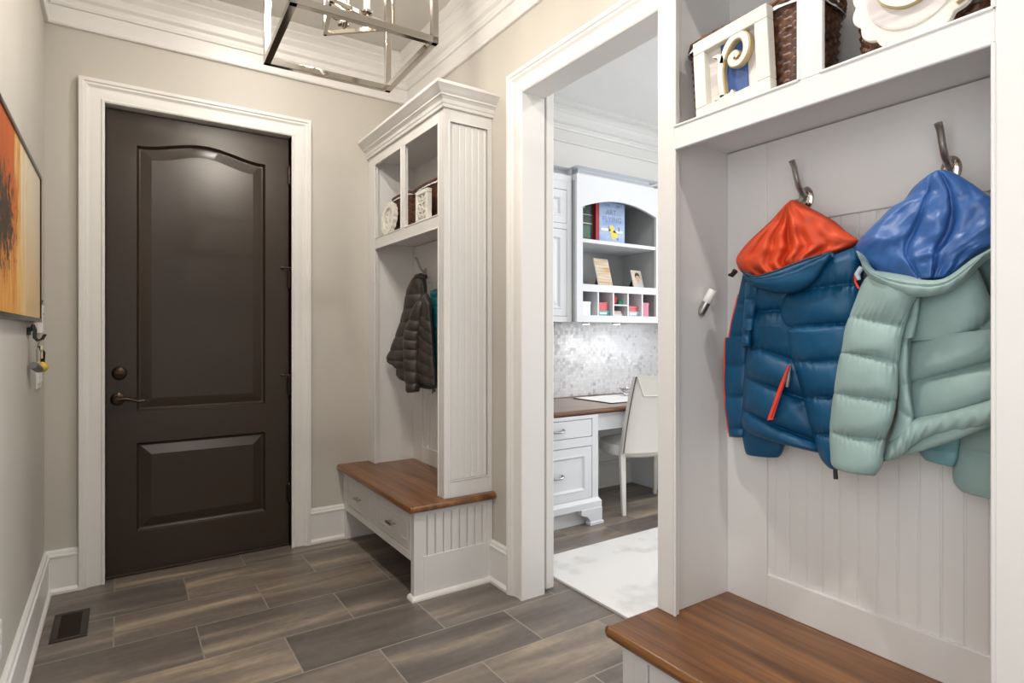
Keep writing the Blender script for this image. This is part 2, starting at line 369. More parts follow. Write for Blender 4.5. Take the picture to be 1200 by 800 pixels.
BASE = {}
def build(name, mb, mat, parent=None, bevel=0, smooth=None, seg=2, loc=None, doubles=False):
    me = bpy.data.meshes.new(name)
    if parent is not None: base = BASE[parent.name]
    elif loc is not None: base = Vector(loc)
    else:
        xs = [p.x for p in mb.v]; ys = [p.y for p in mb.v]; zs = [p.z for p in mb.v]
        base = Vector(((min(xs) + max(xs)) / 2, (min(ys) + max(ys)) / 2, min(zs)))
    me.from_pydata([p - base for p in mb.v], [], mb.f)
    bm = bmesh.new(); bm.from_mesh(me)
    if doubles: bmesh.ops.remove_doubles(bm, verts=bm.verts, dist=1e-5)
    bmesh.ops.recalc_face_normals(bm, faces=bm.faces); bm.to_mesh(me); bm.free()
    me.materials.append(M[mat] if isinstance(mat, str) else mat)
    if smooth:
        for p in me.polygons: p.use_smooth = True
        if smooth < 179: me.set_sharp_from_angle(angle=math.radians(smooth))
    o = bpy.data.objects.new(name, me); COL.objects.link(o)
    if parent is not None: o.parent = parent; BASE[o.name] = base
    else: o.location = base; BASE[o.name] = base
    if bevel:
        b = o.modifiers.new('edge', 'BEVEL'); b.width = bevel; b.segments = seg; b.limit_method = 'ANGLE'; b.angle_limit = math.radians(40)
        b.harden_normals = False
    return o
def thing(name, label, cat, loc, rot=(0, 0, 0), local=False, group=None):
    o = bpy.data.objects.new(name, None); o.empty_display_size = .05; COL.objects.link(o)
    o.location = loc; o.rotation_euler = rot
    BASE[o.name] = Vector((0, 0, 0)) if local else Vector(loc)
    return tag(o, label, cat, group)
def tag(o, label, cat, group=None, kind=None):
    o['label'] = label; o['category'] = cat
    if group: o['group'] = group
    if kind: o['kind'] = kind
    return o
def struct(name, mb, mat, label, cat, **kw):
    return tag(build(name, mb, mat, **kw), label, cat, kind='structure')

# ---------------------------------------------------------------- room shell
XL, XR, YB, ZC = -.3015, 1.592, 3.615, 3.05
XO = 1.712            # office face of the dividing wall
YF = -2.3             # wall behind the camera
OX1, OY0 = 5.2, -.6   # office far wall, office front wall
DX0, DX1, DZ = -.061, .845, 2.425
PY0, PY1, PZ = 1.37, 2.28, 2.40      # doorway to the office

struct('floor', MB().box(XL - .12, OX1 + .12, YF - .12, YB + .15, -.08, 0), 'floor', 'grey brown wood look plank tile floor running through hall and office', 'floor')
struct('ceiling', MB().box(XL - .12, XO - .06, YF - .12, YB + .15, ZC, ZC + .1), 'ceil', 'pale greige flat ceiling above the hall', 'ceiling')
struct('ceiling_office', MB().box(XO - .06, OX1 + .12, YF - .12, YB + .15, ZC, ZC + .1), 'oceil', 'white flat ceiling above the office', 'ceiling')
w = MB(); w.box(XL - .12, XL, .75, YB + .12, 0, ZC); w.box(XL - .12, XL, YF, -.95, 0, ZC); w.box(XL - .12, XL, -.95, .75, 0, .7); w.box(XL - .12, XL, -.95, .75, 2.3, ZC)  # opening left for the added side window
struct('wall_left', w, 'wall', 'greige painted wall carrying the orange abstract canvas', 'wall')
w = MB(); w.box(XL, DX0, YB, YB + .12, 0, ZC); w.box(DX1, XO, YB, YB + .12, 0, ZC); w.box(DX0, DX1, YB, YB + .12, DZ + .01, ZC); w.box(DX0, DX1, YB + .115, YB + .12, 0, DZ + .01)
struct('wall_back', w, 'wall', 'greige wall around the dark brown entry door', 'wall')
w = MB(); w.box(XR, XO, YF, PY0 - .02, 0, ZC); w.box(XR, XO, PY1 + .02, YB, 0, ZC); w.box(XR, XO, PY0 - .02, PY1 + .02, PZ + .02, ZC)
struct('wall_right', w, 'wall', 'greige wall with the cased doorway into the office', 'wall')
w = MB(); w.box(XL, .05, YF - .1, YF, 0, ZC); w.box(1.25, XR, YF - .1, YF, 0, ZC); w.box(.05, 1.25, YF - .1, YF, 2.3, ZC)
struct('wall_front', w, 'wall', 'greige wall behind the camera around the added glazed opening', 'wall')
w = MB(); w.box(XO, OX1, YB + .005, YB + .12, 0, ZC)
struct('wall_office_back', w, 'owall', 'pale office wall behind the built in desk', 'wall')
w = MB(); w.box(OX1, OX1 + .1, OY0, YB, 0, .85); w.box(OX1, OX1 + .1, OY0, YB, 2.4, ZC); w.box(OX1, OX1 + .1, OY0, .5, .85, 2.4); w.box(OX1, OX1 + .1, 2.3, YB, .85, 2.4)
struct('wall_office_right', w, 'owall', 'pale office wall holding the office window', 'wall')
struct('wall_office_front', MB().box(XO, OX1, OY0 - .1, OY0, 0, ZC), 'owall', 'pale office wall opposite the desk', 'wall')

def window(name, o, ex, n, w_, z0, z1, cols, label):
    """frame in a wall opening: o start point on wall face, ex along"""
    o = Vector(o); ex = Vector(ex); n = Vector(n); up = Vector((0, 0, 1)); f = MB()
    def bx(a0, a1, b0, b1, d=.05):
        c = o + ex * (a0 + a1) / 2 + up * (b0 + b1) / 2; f.obox(c, ex * (a1 - a0) / 2, n * d / 2, up * (b1 - b0) / 2)
    t = .06
    bx(0, t, z0, z1); bx(w_ - t, w_, z0, z1); bx(t, w_ - t, z0, z0 + t); bx(t, w_ - t, z1 - t, z1)
    for i in range(1, cols): bx(w_ * i / cols - .015, w_ * i / cols + .015, z0 + t, z1 - t, .03)
    fr = struct(name, f, 'white', label, 'window', bevel=.003)
    p = MB(); c = o + ex * w_ / 2 + up * (z0 + z1) / 2
    p.obox(c, ex * (w_ / 2 - t), n * .003, up * ((z1 - z0) / 2 - t)); build('window_pane', p, 'pane', fr)
window('added_window_1', (.05, YF - .05, 0), (1, 0, 0), (0, 1, 0), 1.2, 0.0, 2.3, 2, 'added unseen glazed opening lighting the hall from behind the camera')  # unseen opening added to bring light into the closed hall
window('window_2', (OX1 + .05, .5, 0), (0, 1, 0), (1, 0, 0), 1.8, .85, 2.4, 2, 'white framed office window')

window('added_window_3', (XL - .05, -.95, 0), (0, 1, 0), (1, 0, 0), 1.7, .7, 2.3, 2, 'added unseen window lighting the near locker, beside the camera')  # unseen window added to light the near locker from the front
# crown mouldings
CR = [(0, 2.765), (.016, 2.765), (.021, 2.772), (.021, 2.780), (.016, 2.787), (.014, 2.855), (.026, 2.858), (.030, 2.868), (.026, 2.878), (.030, 2.892), (.046, 2.903), (.046, 2.912), (.040, 2.916),
      (.046, 2.940), (.060, 2.957), (.064, 2.963), (.064, 2.973), (.058, 2.977), (.070, 2.993), (.086, 3.003), (.086, 3.012), (.080, 3.016), (.100, 3.028), (.112, 3.036), (.112, 3.05)]
def crown(name, path, label):
    m = MB(); m.sweep(path, (0, 0, 1), CR)
    struct(name, m, 'white', label, 'crown moulding', smooth=25)
crown('trim_1', [(XR, YF, 0), (XR, YB, 0), (XL, YB, 0), (XL, YF, 0)], 'stacked white crown moulding around the hall ceiling')
crown('trim_2', [(OX1, OY0, 0), (OX1, YB + .005, 0), (XO, YB + .005, 0), (XO, OY0, 0)], 'white crown moulding around the office ceiling')

# baseboards
BBP = [(0, 0), (.030, 0), (.030, .012), (.024, .022), (.018, .026), (.018, .172), (.022, .176), (.022, .184), (.016, .188), (.014, .200), (.006, .208), (0, .208)]
def base(name, path, label):
    m = MB(); m.sweep(path, (0, 0, 1), BBP); struct(name, m, 'white', label, 'baseboard', smooth=30)
CW = .106
base('baseboard_left', [(DX0 - CW, YB, 0), (XL, YB, 0), (XL, YF, 0)], 'tall white baseboard along the canvas wall')
base('baseboard_back', [(1.16, YB, 0), (DX1 + CW, YB, 0)], 'short white baseboard between entry door and far bench')
base('baseboard_right', [(XR, PY1 + CW + .004, 0), (XR, 2.566, 0)], 'short white baseboard between far bench and office doorway')
base('baseboard_office', [(OX1, YB + .005, 0), (XO, YB + .005, 0)], 'white baseboard under the office desk')

# door casings
CAS = [(0, 0), (0, .013), (.006, .017), (.012, .017), (.016, .012), (.022, .012), (.060, .015), (.068, .019), (.076, .026), (.084, .027), (.090, .033), (CW, .033), (CW, 0)]
CASN = [(-a, b) for a, b in CAS]
m = MB(); m.sweep([(DX1, YB, 0), (DX1, YB, DZ), (DX0, YB, DZ), (DX0, YB, 0)], (0, -1, 0), CASN)
# jamb liner
m.box(DX0 - .02, DX0, YB, YB + .115, 0, DZ + .02); m.box(DX1, DX1 + .02, YB, YB + .115, 0, DZ + .02); m.box(DX0, DX1, YB, YB + .115, DZ, DZ + .02)
struct('trim_3', m, 'white', 'white moulded casing around the dark entry door', 'door casing', smooth=25)
m = MB(); m.sweep([(XR, PY0, 0), (XR, PY0, PZ), (XR, PY1, PZ), (XR, PY1, 0)], (-1, 0, 0), CASN)
m.box(XR, XO, PY1, PY1 + .02, 0, PZ + .02); m.box(XR, XO, PY0 - .02, PY0, 0, PZ + .02); m.box(XR, XO, PY0, PY1, PZ, PZ + .02)
struct('trim_4', m, 'white', 'white moulded casing and jamb of the office doorway', 'door casing', smooth=25)

# sliding office door (edge visible beyond the jamb)
m = MB(); m.box(1.728, 1.772, 2.285, 3.2, .018, 2.52)
d2 = struct('door_2', m, 'white', 'white sliding office door pushed open behind the jamb', 'door', bevel=.003)
m = MB(); m.panel((1.7725, 2.42, .25), (0, 1, 0), (0, 0, 1), (1, 0, 0), .64, 2.1, [(0, -.0005), (.02, .010), (.05, .010), (.07, .002)]); build('door_panel', m, 'white', d2)
m = MB(); m.box(1.772, 1.786, 2.33, 2.35, .95, 1.25); build('door_pull', m, 'steel', d2, bevel=.003)
m = MB(); m.box(XO, 1.722, 1.40, 3.3, 2.50, 2.56); m.box(1.722, 1.78, 1.40, 3.3, 2.545, 2.56); struct('trim_5', m, 'white', 'white track board for the sliding office door', 'door track')

# ---------------------------------------------------------------- entry door
YD = 3.665
door = tag(thing('door_1', 'dark brown two panel entry door with an arched upper panel', 'door', (.4, YD, 0)), 'dark brown two panel entry door with an arched upper panel', 'door', kind='structure')
dx0, dx1, dz0, dz1 = DX0 + .004, DX1 - .004, .012, DZ - .004
px0, px1 = .075, .711
arch = lambda q: .052 * math.sin(PI * q) ** 2
LOOPS = [(0, 0), (.003, .004), (.006, .012), (.012, .019), (.018, .020), (.066, .003), (.068, .003)]
m = MB(); NX = 32
def q4(x0, x1, z0, z1): m.add([(x0, YD, z0), (x1, YD, z0), (x1, YD, z1), (x0, YD, z1)], [(0, 1, 2, 3)])
q4(dx0, px0, dz0, dz1); q4(px1, dx1, dz0, dz1); q4(px0, px1, dz0, .220); q4(px0, px1, .686, .851)
for i in range(NX):
    a, b = i / NX, (i + 1) / NX; xa, xb = px0 + (px1 - px0) * a, px0 + (px1 - px0) * b
    m.add([(xa, YD, 2.25 + arch(a)), (xb, YD, 2.25 + arch(b)), (xb, YD, dz1), (xa, YD, dz1)], [(0, 1, 2, 3)])
m.box(dx0, dx1, YD + .024, YD + .050, dz0, dz1)
m.add([(dx0, YD, dz0), (dx1, YD, dz0), (dx1, YD, dz1), (dx0, YD, dz1), (dx0, YD + .03, dz0), (dx1, YD + .03, dz0), (dx1, YD + .03, dz1), (dx0, YD + .03, dz1)], [(0, 1, 5, 4), (1, 2, 6, 5), (2, 3, 7, 6), (3, 0, 4, 7)])
build('door_slab', m, 'door', door)
m = MB(); m.panel((px0, YD, .851), (1, 0, 0), (0, 0, 1), (0, -1, 0), px1 - px0, 2.25 - .851, LOOPS, arch, NX); build('upper_panel', m, 'door', door, smooth=28, doubles=True)
m = MB(); m.panel((px0, YD, .220), (1, 0, 0), (0, 0, 1), (0, -1, 0), px1 - px0, .466, LOOPS); build('lower_panel', m, 'door', door)
# lever, deadbolt
m = MB(); hx, hz = -.007, .922
m.lathe([(.033, 0), (.033, .006), (.028, .010), (.016, .013), (.012, .02), (.012, .046), (.016, .05), (.016, .058), (.0, .060)], (hx, YD, hz), (0, -1, 0))
lv = build('lever_handle', m, 'bronze', door, smooth=40)
m = MB(); m.tube([(hx, YD - .052, hz), (hx + .03, YD - .054, hz + .004), (hx + .06, YD - .052, hz - .004), (hx + .09, YD - .050, hz - .014), (hx + .118, YD - .046, hz - .010)], [.011, .010, .009, .008, .007], 12)
build('lever', m, 'bronze', lv, smooth=60)
m = MB(); m.lathe([(.034, 0), (.034, .008), (.029, .014), (.022, .018), (0, .019)], (0, YD, 1.056), (0, -1, 0)); db = build('deadbolt', m, 'bronze', door, smooth=40)
m = MB(); m.obox((0, YD - .026, 1.056), (.018, 0, 0), (0, .008, 0), (0, 0, .006)); build('thumb_turn', m, 'bronze', db, bevel=.003)
m = MB(); m.box(dx0 - .003, dx0 + .003, YD - .006, YD + .02, .90, .95); build('latch_plate', m, 'bronze', door)
for z in (2.205, 1.585, .95, .312):
    m = MB(); m.tube([(DX1 - .003, YD - .010, z - .052), (DX1 - .003, YD - .010, z + .052)], .0075, 12)
    m.tube([(DX1 - .003, YD - .010, z + .052), (DX1 - .003, YD - .010, z + .060)], [.009, .004], 10); m.tube([(DX1 - .003, YD - .010, z - .060), (DX1 - .003, YD - .010, z - .052)], [.004, .009], 10)
    m.box(DX1 - .022, DX1 - .004, YD - .002, YD + .003, z - .05, z + .05)
    hg = build('hinge', m, 'bronze', door, smooth=40)
    if z in (1.585, .95):
        m = MB(); m.tube([(DX1 - .045, YD - .020, z + .066), (DX1 + .03, YD - .045, z + .066)], .004, 8); m.lathe([(.009, 0), (.009, .014)], (DX1 - .05, YD - .018, z + .066), (.95, -.3, 0), 12)
        build('hinge_stop', m, 'bronze', hg, smooth=40)
m = MB(); m.box(DX0, DX1, YD - .015, YD + .05, 0, .014); struct('trim_6', m, 'ventm', 'low dark metal sill under the entry door', 'door sill', bevel=.004)

# ---------------------------------------------------------------- built-in lockers
XF = 1.315      # face of the upper lockers
XBB = 1.155     # face of the bench cabinets
ZB = .455       # bench top
XP = 1.578      # back frame boards
def coat_hook(root, y, z):
    m = MB(); m.lathe([(.021, 0), (.021, .003), (.018, .006), (.010, .008)], (XP, y, z), (-1, 0, 0), 24)
    m.v = [Vector((p.x, p.y, z + (p.z - z) * 1.5)) for p in m.v]
    hk = build('coat_hook', m, 'nickel', root, smooth=40)
    m = MB()
    m.tube([(XP - .006, y, z + .004), (XP - .022, y, z + .012), (XP - .038, y, z + .028), (XP - .050, y, z + .052), (XP - .060, y, z + .078), (XP - .071, y, z + .092)], [.0075, .0075, .0072, .0068, .0068, .0075], 12, flat=1.15, up=(0, 1, 0))
    build('upper_prong', m, 'steel', hk, smooth=60)
    m = MB()
    m.tube([(XP - .006, y, z - .006), (XP - .020, y, z - .018), (XP - .032, y, z - .026), (XP - .042, y, z - .020), (XP - .046, y, z - .008)], [.0065] * 5, 12, up=(0, 1, 0))
    build('lower_prong', m, 'steel', hk, smooth=60)
    for dz in (-.017, .017):
        m = MB(); m.lathe([(.004, 0), (.003, .0025), (0, .003)], (XP - .005, y - .008, z + dz), (-1, 0, 0), 10); build('screw', m, 'steel', hk, smooth=50)

def locker(y0, y1, label, hooks, ydiv, wall_end):
    r = thing('hall_locker', label, 'locker', (XF + .13, (y0 + y1) / 2, ZB), group='open hall lockers')
    st = .062; ys, ye = y0 + st, y1 - st        # opening
    yi, yj = y0 + .045, y1 - .045               # inner faces of the sides
    if wall_end: ye = 3.50; yj = 3.515
    # face frame with beaded openings
    m = MB()
    m.box(XF, XF + .022, y0, ys, ZB, 2.366); m.box(XF, XF + .022, ye, y1, ZB, 2.366)
    m.box(XF, XF + .022, ys, ye, 2.308, 2.366); m.box(XF, XF + .022, ys, ye, 1.788, 1.848)
    m.box(XF, XF + .022, ydiv - .024, ydiv + .024, 1.848, 2.308)
    fr = build('face_frame', m, 'locker', r, bevel=.0018)
    b = MB(); rb = .0045
    def rect(a0, a1, z0, z1, bottom=True):
        x = XF + .001
        pts = [(x, a0, z0), (x, a0, z1), (x, a1, z1), (x, a1, z0)]
        for i in range(4 if bottom else 3): b.tube([pts[i], pts[(i + 1) % 4]], rb, 8)
    rect(ys + .002, ye - .002, ZB + .002, 1.786, False); rect(ys + .002, ydiv - .026, 1.850, 2.306); rect(ydiv + .026, ye - .002, 1.850, 2.306)
    build('opening_bead', b, 'locker', fr, smooth=60)
    # sides
    m = MB(); m.box(XF + .022, XR - .002, y0 + .0115, yi, ZB, 2.366)
    m.box(XF + .022, 1.348, y0, y0 + .012, ZB, 2.366); m.box(1.562, XR - .002, y0, y0 + .012, ZB, 2.366); m.box(1.348, 1.562, y0, y0 + .012, ZB, .540); m.box(1.348, 1.562, y0, y0 + .012, 2.30, 2.366)
    sp = build('side_panel', m, 'locker', r, bevel=.0012)
    m = MB(); m.beads((1.348, y0 + .0075, .540), (1, 0, 0), (0, 0, 1), (0, -1, 0), .214, 1.76, .0357, .0042, .0042)
    build('beadboard', m, 'locker', sp)
    m = MB(); m.sweep([(1.348, y0, .540), (1.562, y0, .540), (1.562, y0, 2.30), (1.348, y0, 2.30)], (0, -1, 0), [(0, -.007), (0, .003), (-.004, .004), (-.009, 0)], True)
    build('panel_moulding', m, 'locker', sp)
    m = MB(); m.box(XF + .022, XR - .002, yj, y1, ZB, 2.366); build('side_panel', m, 'locker', r, bevel=.0012)
    # back
    m = MB(); m.box(XP + .0115, XR - .0005, yi, yj, ZB, 2.366)
    bp = build('back_panel', m, 'locker', r)
    m = MB(); sw = .135
    m.box(XP, XP + .012, yi, yi + sw * .6, ZB, 1.82); m.box(XP, XP + .012, yj - sw, yj, ZB, 1.82)
    m.box(XP, XP + .012, yi + sw * .6, yj - sw, ZB, .556); m.box(XP, XP + .012, yi + sw * .6, yj - sw, 1.572, 1.82)
    build('back_frame', m, 'locker', bp, bevel=.0025)
    m = MB(); m.beads((XP + .008, yj - sw, .556), (0, -1, 0), (0, 0, 1), (-1, 0, 0), (yj - sw) - (yi + sw * .6), 1.016, .046, .003, .003)
    build('beadboard', m, 'locker', bp)
    # shelf, divider, top
    m = MB(); m.box(XF + .022, XP + .011, yi, yj, 1.823, 1.848); build('shelf', m, 'locker', r)
    m = MB(); m.box(XF + .022, XP + .011, yi, yj, 2.330, 2.366); build('top_board', m, 'locker', r)
    # crown
    pr = [(-.002, 0), (-.012, 0), (-.014, .008), (-.010, .013), (-.016, .020), (-.020, .036), (-.030, .046), (-.036, .048), (-.036, .056), (-.050, .066), (-.064, .084), (-.070, .088), (-.070, .103), (.0, .103)]
    m = MB(); e = y1
    pth = [(XR, y0, 2.363), (XF, y0, 2.363), (XF, e, 2.363)] if wall_end else [(XR, y0, 2.363), (XF, y0, 2.363), (XF, e, 2.363), (XR, e, 2.363)]
    m.sweep(pth[::-1], (0, 0, 1), pr)
    m.box(XF - .0, XR, y0, e, 2.366, 2.400); cm = build('crown_moulding', m, 'locker', r, smooth=25)
    for y in hooks: coat_hook(r, y, 1.634)
    return r
Y0F = 2.565
far = locker(Y0F, YB - .001, 'white open hall locker with crown moulding between entry door and office doorway', (3.325, 2.86), 3.068, True)
near = locker(.337, 1.199, 'white open hall locker holding the two bright puffer coats, beyond the office doorway', (.899, .5586), .742, False)
# white tipped peg on the inner side of the near locker
yi = 1.199 - .045
P0 = Vector((1.449, yi, 1.318)); P1 = Vector((1.466, yi - .034, 1.390)); d = P1 - P0
m = MB(); m.tube([P0 + d * .0, P0 + d * .10, P0 + d * .52], [.010, .0125, .0125], 16); pg = build('side_peg', m, 'steel', near, smooth=50)
m = MB(); m.tube([P0 + d * .50, P0 + d * .52, P0 + d * .98, P0 + d], [.0125, .0135, .0125, .011], 16); build('peg_cap', m, 'plate', pg, smooth=50)

def pull(root, y, z, x, w_=.075):
    m = MB(); m.bar((x - .024, y - w_ / 2, z), (x - .024, y + w_ / 2, z), .010, .012)
    for s in (-1, 1): m.bar((x, y + s * w_ * .36, z), (x - .026, y + s * w_ * .36, z), .009)
    return build('drawer_pull', m, 'nickel', root, bevel=.002)
def bench(y0, y1, label, drawers, wall_end):
    r = thing('storage_bench', label, 'bench cabinet', ((XBB + XR) / 2, (y0 + y1) / 2, 0), group='storage benches under the lockers')
    zt = .420; t = .042
    m = MB()   # end panel facing the room
    m.box(XBB + .002, XR - .003, y0 + .0105, y0 + t, 0, zt)
    m.box(XBB, 1.204, y0, y0 + .011, 0, zt); m.box(1.556, XR - .003, y0, y0 + .011, 0, zt); m.box(1.204, 1.556, y0, y0 + .011, 0, .198); m.box(1.204, 1.556, y0, y0 + .011, .395, zt)
    ep = build('end_panel', m, 'locker', r, bevel=.0012)
    m = MB(); m.beads((1.204, y0 + .0065, .198), (1, 0, 0), (0, 0, 1), (0, -1, 0), .352, .197, .044, .0042, .004); build('beadboard', m, 'locker', ep)
    m = MB(); m.sweep([(XR - .003, y0, 0), (XBB, y0, 0), (XBB, y0 + t + .003, 0)], (0, 0, 1), [(0, 0), (.018, 0), (.018, .008), (.012, .018), (0, .022)])
    build('shoe_moulding', m, 'white', ep)
    m = MB(); m.box(XBB, XR - .003, y1 - t, y1, 0, zt); build('end_panel', m, 'locker', r, bevel=.0012)
    # face frame
    m = MB(); x0, x1 = XBB, XBB + .022
    m.box(x0, x1, y0 + t, y1 - t, .178, .216); m.box(x0, x1, y0 + t, y1 - t, .390, zt)
    ed = [y0 + t] + [v for dr in drawers for v in dr] + [y1 - t]
    for i in range(0, len(ed), 2):
        if ed[i + 1] > ed[i]: m.box(x0, x1, ed[i], ed[i + 1], .216, .390)
    build('face_frame', m, 'locker', r, bevel=.0015)
    m = MB(); m.box(x1, XR - .003, y0 + t, y1 - t, .178, .20); m.box(XR - .03, XR - .003, y0 + t, y1 - t, .0, zt); build('cabinet_floor', m, 'locker', r)
    for a, b in drawers:
        m = MB(); g = .004; m.box(XBB + .006, XBB + .36, a + g, b - g, .216 + g, .390 - g)
        dw = build('drawer', m, 'locker', r, bevel=.001)
        m = MB(); m.panel((XBB + .0054, b - g, .216 + g), (0, -1, 0), (0, 0, 1), (-1, 0, 0), b - a - 2 * g, .174 - 2 * g, [(0, 0), (.032, 0), (.034, -.002), (.040, -.002), (.043, .0)]); build('drawer_front', m, 'locker', dw)
        pull(dw, (a + b) / 2, .300, XBB + .006)
    return r
bench(Y0F - .004, YB - .002, 'white bench cabinet with two drawers under the far locker', [(2.613, 3.05), (3.14, 3.537)], True)
bench(.337, 1.180, 'white bench cabinet under the locker with the bright coats', [(.40, .73), (.80, 1.09)], False)
def bench_top(y0, y1, label, ends):
    m = MB(); x0 = 1.113
    prof = []
    for i in range(9):
        a = PI / 2 - PI * i / 8
        prof.append((x0 + .014 - .014 * math.cos(a), .438 + .017 * math.sin(a)))
    poly = [(XR - .004, .455)] + prof + [(XR - .004, .421)]
    m.prism(poly, (0, y0 + .012, 0), (1, 0, 0), (0, 0, 1), (0, 1, 0), y1 - y0 - .012)
    q = []
    for i in range(9):
        a = PI / 2 - PI * i / 8
        q.append((y0 + .014 - .014 * math.cos(a), .438 + .017 * math.sin(a)))
    m.prism([(y0 + .014, .455)] + q[1:-1] + [(y0 + .014, .421)], (x0 + .008, 0, 0), (0, 1, 0), (0, 0, 1), (1, 0, 0), XR - .012 - x0)
    if ends == 2:
        q2 = [(y1 + (y0 + .014 - a), z) for a, z in q]
        m.prism([(y1, .455)] + q2[1:-1] + [(y1, .421)], (x0 + .008, 0, 0), (0, 1, 0), (0, 0, 1), (1, 0, 0), XR - .012 - x0)
    o = build('bench_top', m, 'wood', None, smooth=35); tag(o, label, 'bench top')
    m = MB()
    if ends == 2: m.box(1.130, XR - .006, y0 + .014, y1 - .0, .4135, .4212)
    build('under_moulding', m, 'wood', o, bevel=.003) if ends == 2 else None
    return o
bench_top(2.524, YB - .002, 'glossy walnut bench top under the dark grey puffer jacket', 1)
bench_top(.25, 1.200, 'glossy walnut bench top below the blue and sage coats', 2)

# ---------------------------------------------------------------- puffer coats
def cat(pts, t):
    n = len(pts) - 1; x = min(max(t, 0), 1) * n; i = min(int(x), n - 1); f = x - i
    p0, p1, p2, p3 = pts[max(i - 1, 0)], pts[i], pts[i + 1], pts[min(i + 2, n)]
    return tuple(.5 * (2 * p1[k] + (p2[k] - p0[k]) * f + (2 * p0[k] - 5 * p1[k] + 4 * p2[k] - p3[k]) * f * f + (3 * p1[k] - p0[k] - 3 * p2[k] + p3[k]) * f ** 3) for k in (0, 1))
def puff(mb, A, B, x, depth, seams=(), bulge=.5, bv=(-.88, -.47, 0), nt=90, ns=40, back=.45, ends=(.06, .06), ruffle=.0022, rf=26, fold=None, crumple=.004, seed=0, power=.75):
    """quilted down-filled tube between the outlines A and B, hanging in the plane X = x with its own thickness"""
    bv = Vector(bv).normalized(); so = Vector((seed * 7.3, seed * 3.1, 0))
    def pillow(s, t):
        if not seams: return 1, 1
        ps = [-.001] + [a + (b - a) * s for a, b in seams] + [1.001]
        for i in range(len(ps) - 1):
            if t <= ps[i + 1]:
                w_ = max(1e-4, ps[i + 1] - ps[i]); f = (t - ps[i]) / w_
                g = max(0, 1 - (2 * f - 1) ** 2); return g ** .42, w_
        return 0, 1
    def at(s, t, side):
        pl, w_ = pillow(s, t)
        sq = .5 + (s - .5) * (1 - .035 * (1 - pl))
        a = cat(A, t); b = cat(B, t)
        uu = a[0] + (b[0] - a[0]) * sq; p = onx(uu, a[1] + (b[1] - a[1]) * sq, x(uu) if callable(x) else x)
        prof = max(0, 4 * s * (1 - s)) ** (.5 * power)
        e = 1.0
        if ends[0] and t < ends[0]: e = (1 - (1 - t / ends[0]) ** 2) ** .5
        if ends[1] and t > 1 - ends[1]: e = min(e, max(0, 1 - (1 - (1 - t) / ends[1]) ** 2) ** .5)
        if side < 0: return p + Vector((1, 0, 0)) * depth * back * prof * e
        h = depth * prof * e * (1 - bulge + bulge * pl)
        edge = min(1, prof * 1.4) * e
        if seams and ruffle:
            ph = noise.noise(Vector((s * 5, t * 9, seed))) * 5
            h += ruffle * math.sin(2 * PI * s * rf * .5 + ph) * (1 - pl) ** .9 * edge * (.7 + 2.2 * abs(noise.noise(Vector((s * 6 + 3, t * 14, seed + 2)))))
        h += crumple * noise.noise(p * 11 + so) * edge + crumple * .55 * noise.noise(p * 28 + so) * edge
        if fold: h += fold(s, t) * edge
        return p + bv * h
    vs = []; W = 2 * ns
    for i in range(nt + 1):
        t = i / nt
        for j in range(ns): vs.append(at((1 - math.cos(PI * j / ns)) / 2, t, 1))
        for j in range(ns): vs.append(at((1 + math.cos(PI * j / ns)) / 2, t, -1))
    fs = [(i * W + k, i * W + (k + 1) % W, (i + 1) * W + (k + 1) % W, (i + 1) * W + k) for i in range(nt) for k in range(W)]
    fs += [tuple(range(W))[::-1], tuple(nt * W + k for k in range(W))]
    return mb.add(vs, fs)
def P2(sx, ox, oy, *pts): return [(ox + a / sx, oy + b / sx) for a, b in pts]
Z1 = lambda *p: P2(4.444, 840, 220, *p)
Z2 = lambda *p: P2(4.444, 840, 380, *p)
Z3 = lambda *p: P2(3.636, 960, 190, *p)
Z4 = lambda *p: P2(3.636, 960, 380, *p)
def seam_t(A, B, vals):
    """(vA, vB) image rows of a seam -> parameters on both outlines"""
    def inv(P, v):
        best = 0; bd = 1e9
        for i in range(401):
            d_ = abs(cat(P, i / 400)[1] - v)
            if d_ < bd: bd = d_; best = i / 400
        return best
    return [(inv(A, a), inv(B, b)) for a, b in vals]

# --- blue coat with the orange lined hood
bc = thing('puffer_coat', 'blue puffer coat with orange hood lining hanging from a locker hook', 'coat', onx(925, 540, 1.50), group='coats hung in the lockers')
# strip of the far sleeve at the locker side wall
A = Z1((138, 440), (120, 530), (100, 610), (76, 710), (58, 800)) + Z2((48, 70), (42, 150), (40, 300), (46, 430), (60, 540), (70, 586))
B = Z1((215, 450), (210, 530), (205, 620), (195, 710), (185, 800)) + Z2((180, 70), (170, 150), (165, 300), (160, 430), (155, 540), (150, 588))
m = MB(); puff(m, A, B, 1.535, .035, seam_t(A, B, [(357, 358), (393, 394), (428, 429), (464, 464), (501, 501)]), .45, nt=110, ns=20, ruffle=.001, seed=1)
sl0 = build('sleeve', m, 'navy', bc, smooth=180)
m = MB(); m.tube([onx(u, v, 1.528) for u, v in [cat(A, i / 30) for i in range(4, 31)]], .0032, 8); build('piping', m, 'zip', sl0, smooth=180)
# rear sleeve cuff
A = Z2((128, 430), (126, 500), (130, 560), (140, 620), (152, 668), (172, 678)); B = Z2((360, 430), (365, 500), (362, 560), (355, 620), (338, 670), (322, 692))
m = MB(); puff(m, A, B, 1.53, .035, seam_t(A, B, [(500, 500)]), .4, nt=50, ns=24, ends=(.05, .12), seed=2); build('sleeve', m, 'navy', bc, smooth=180)
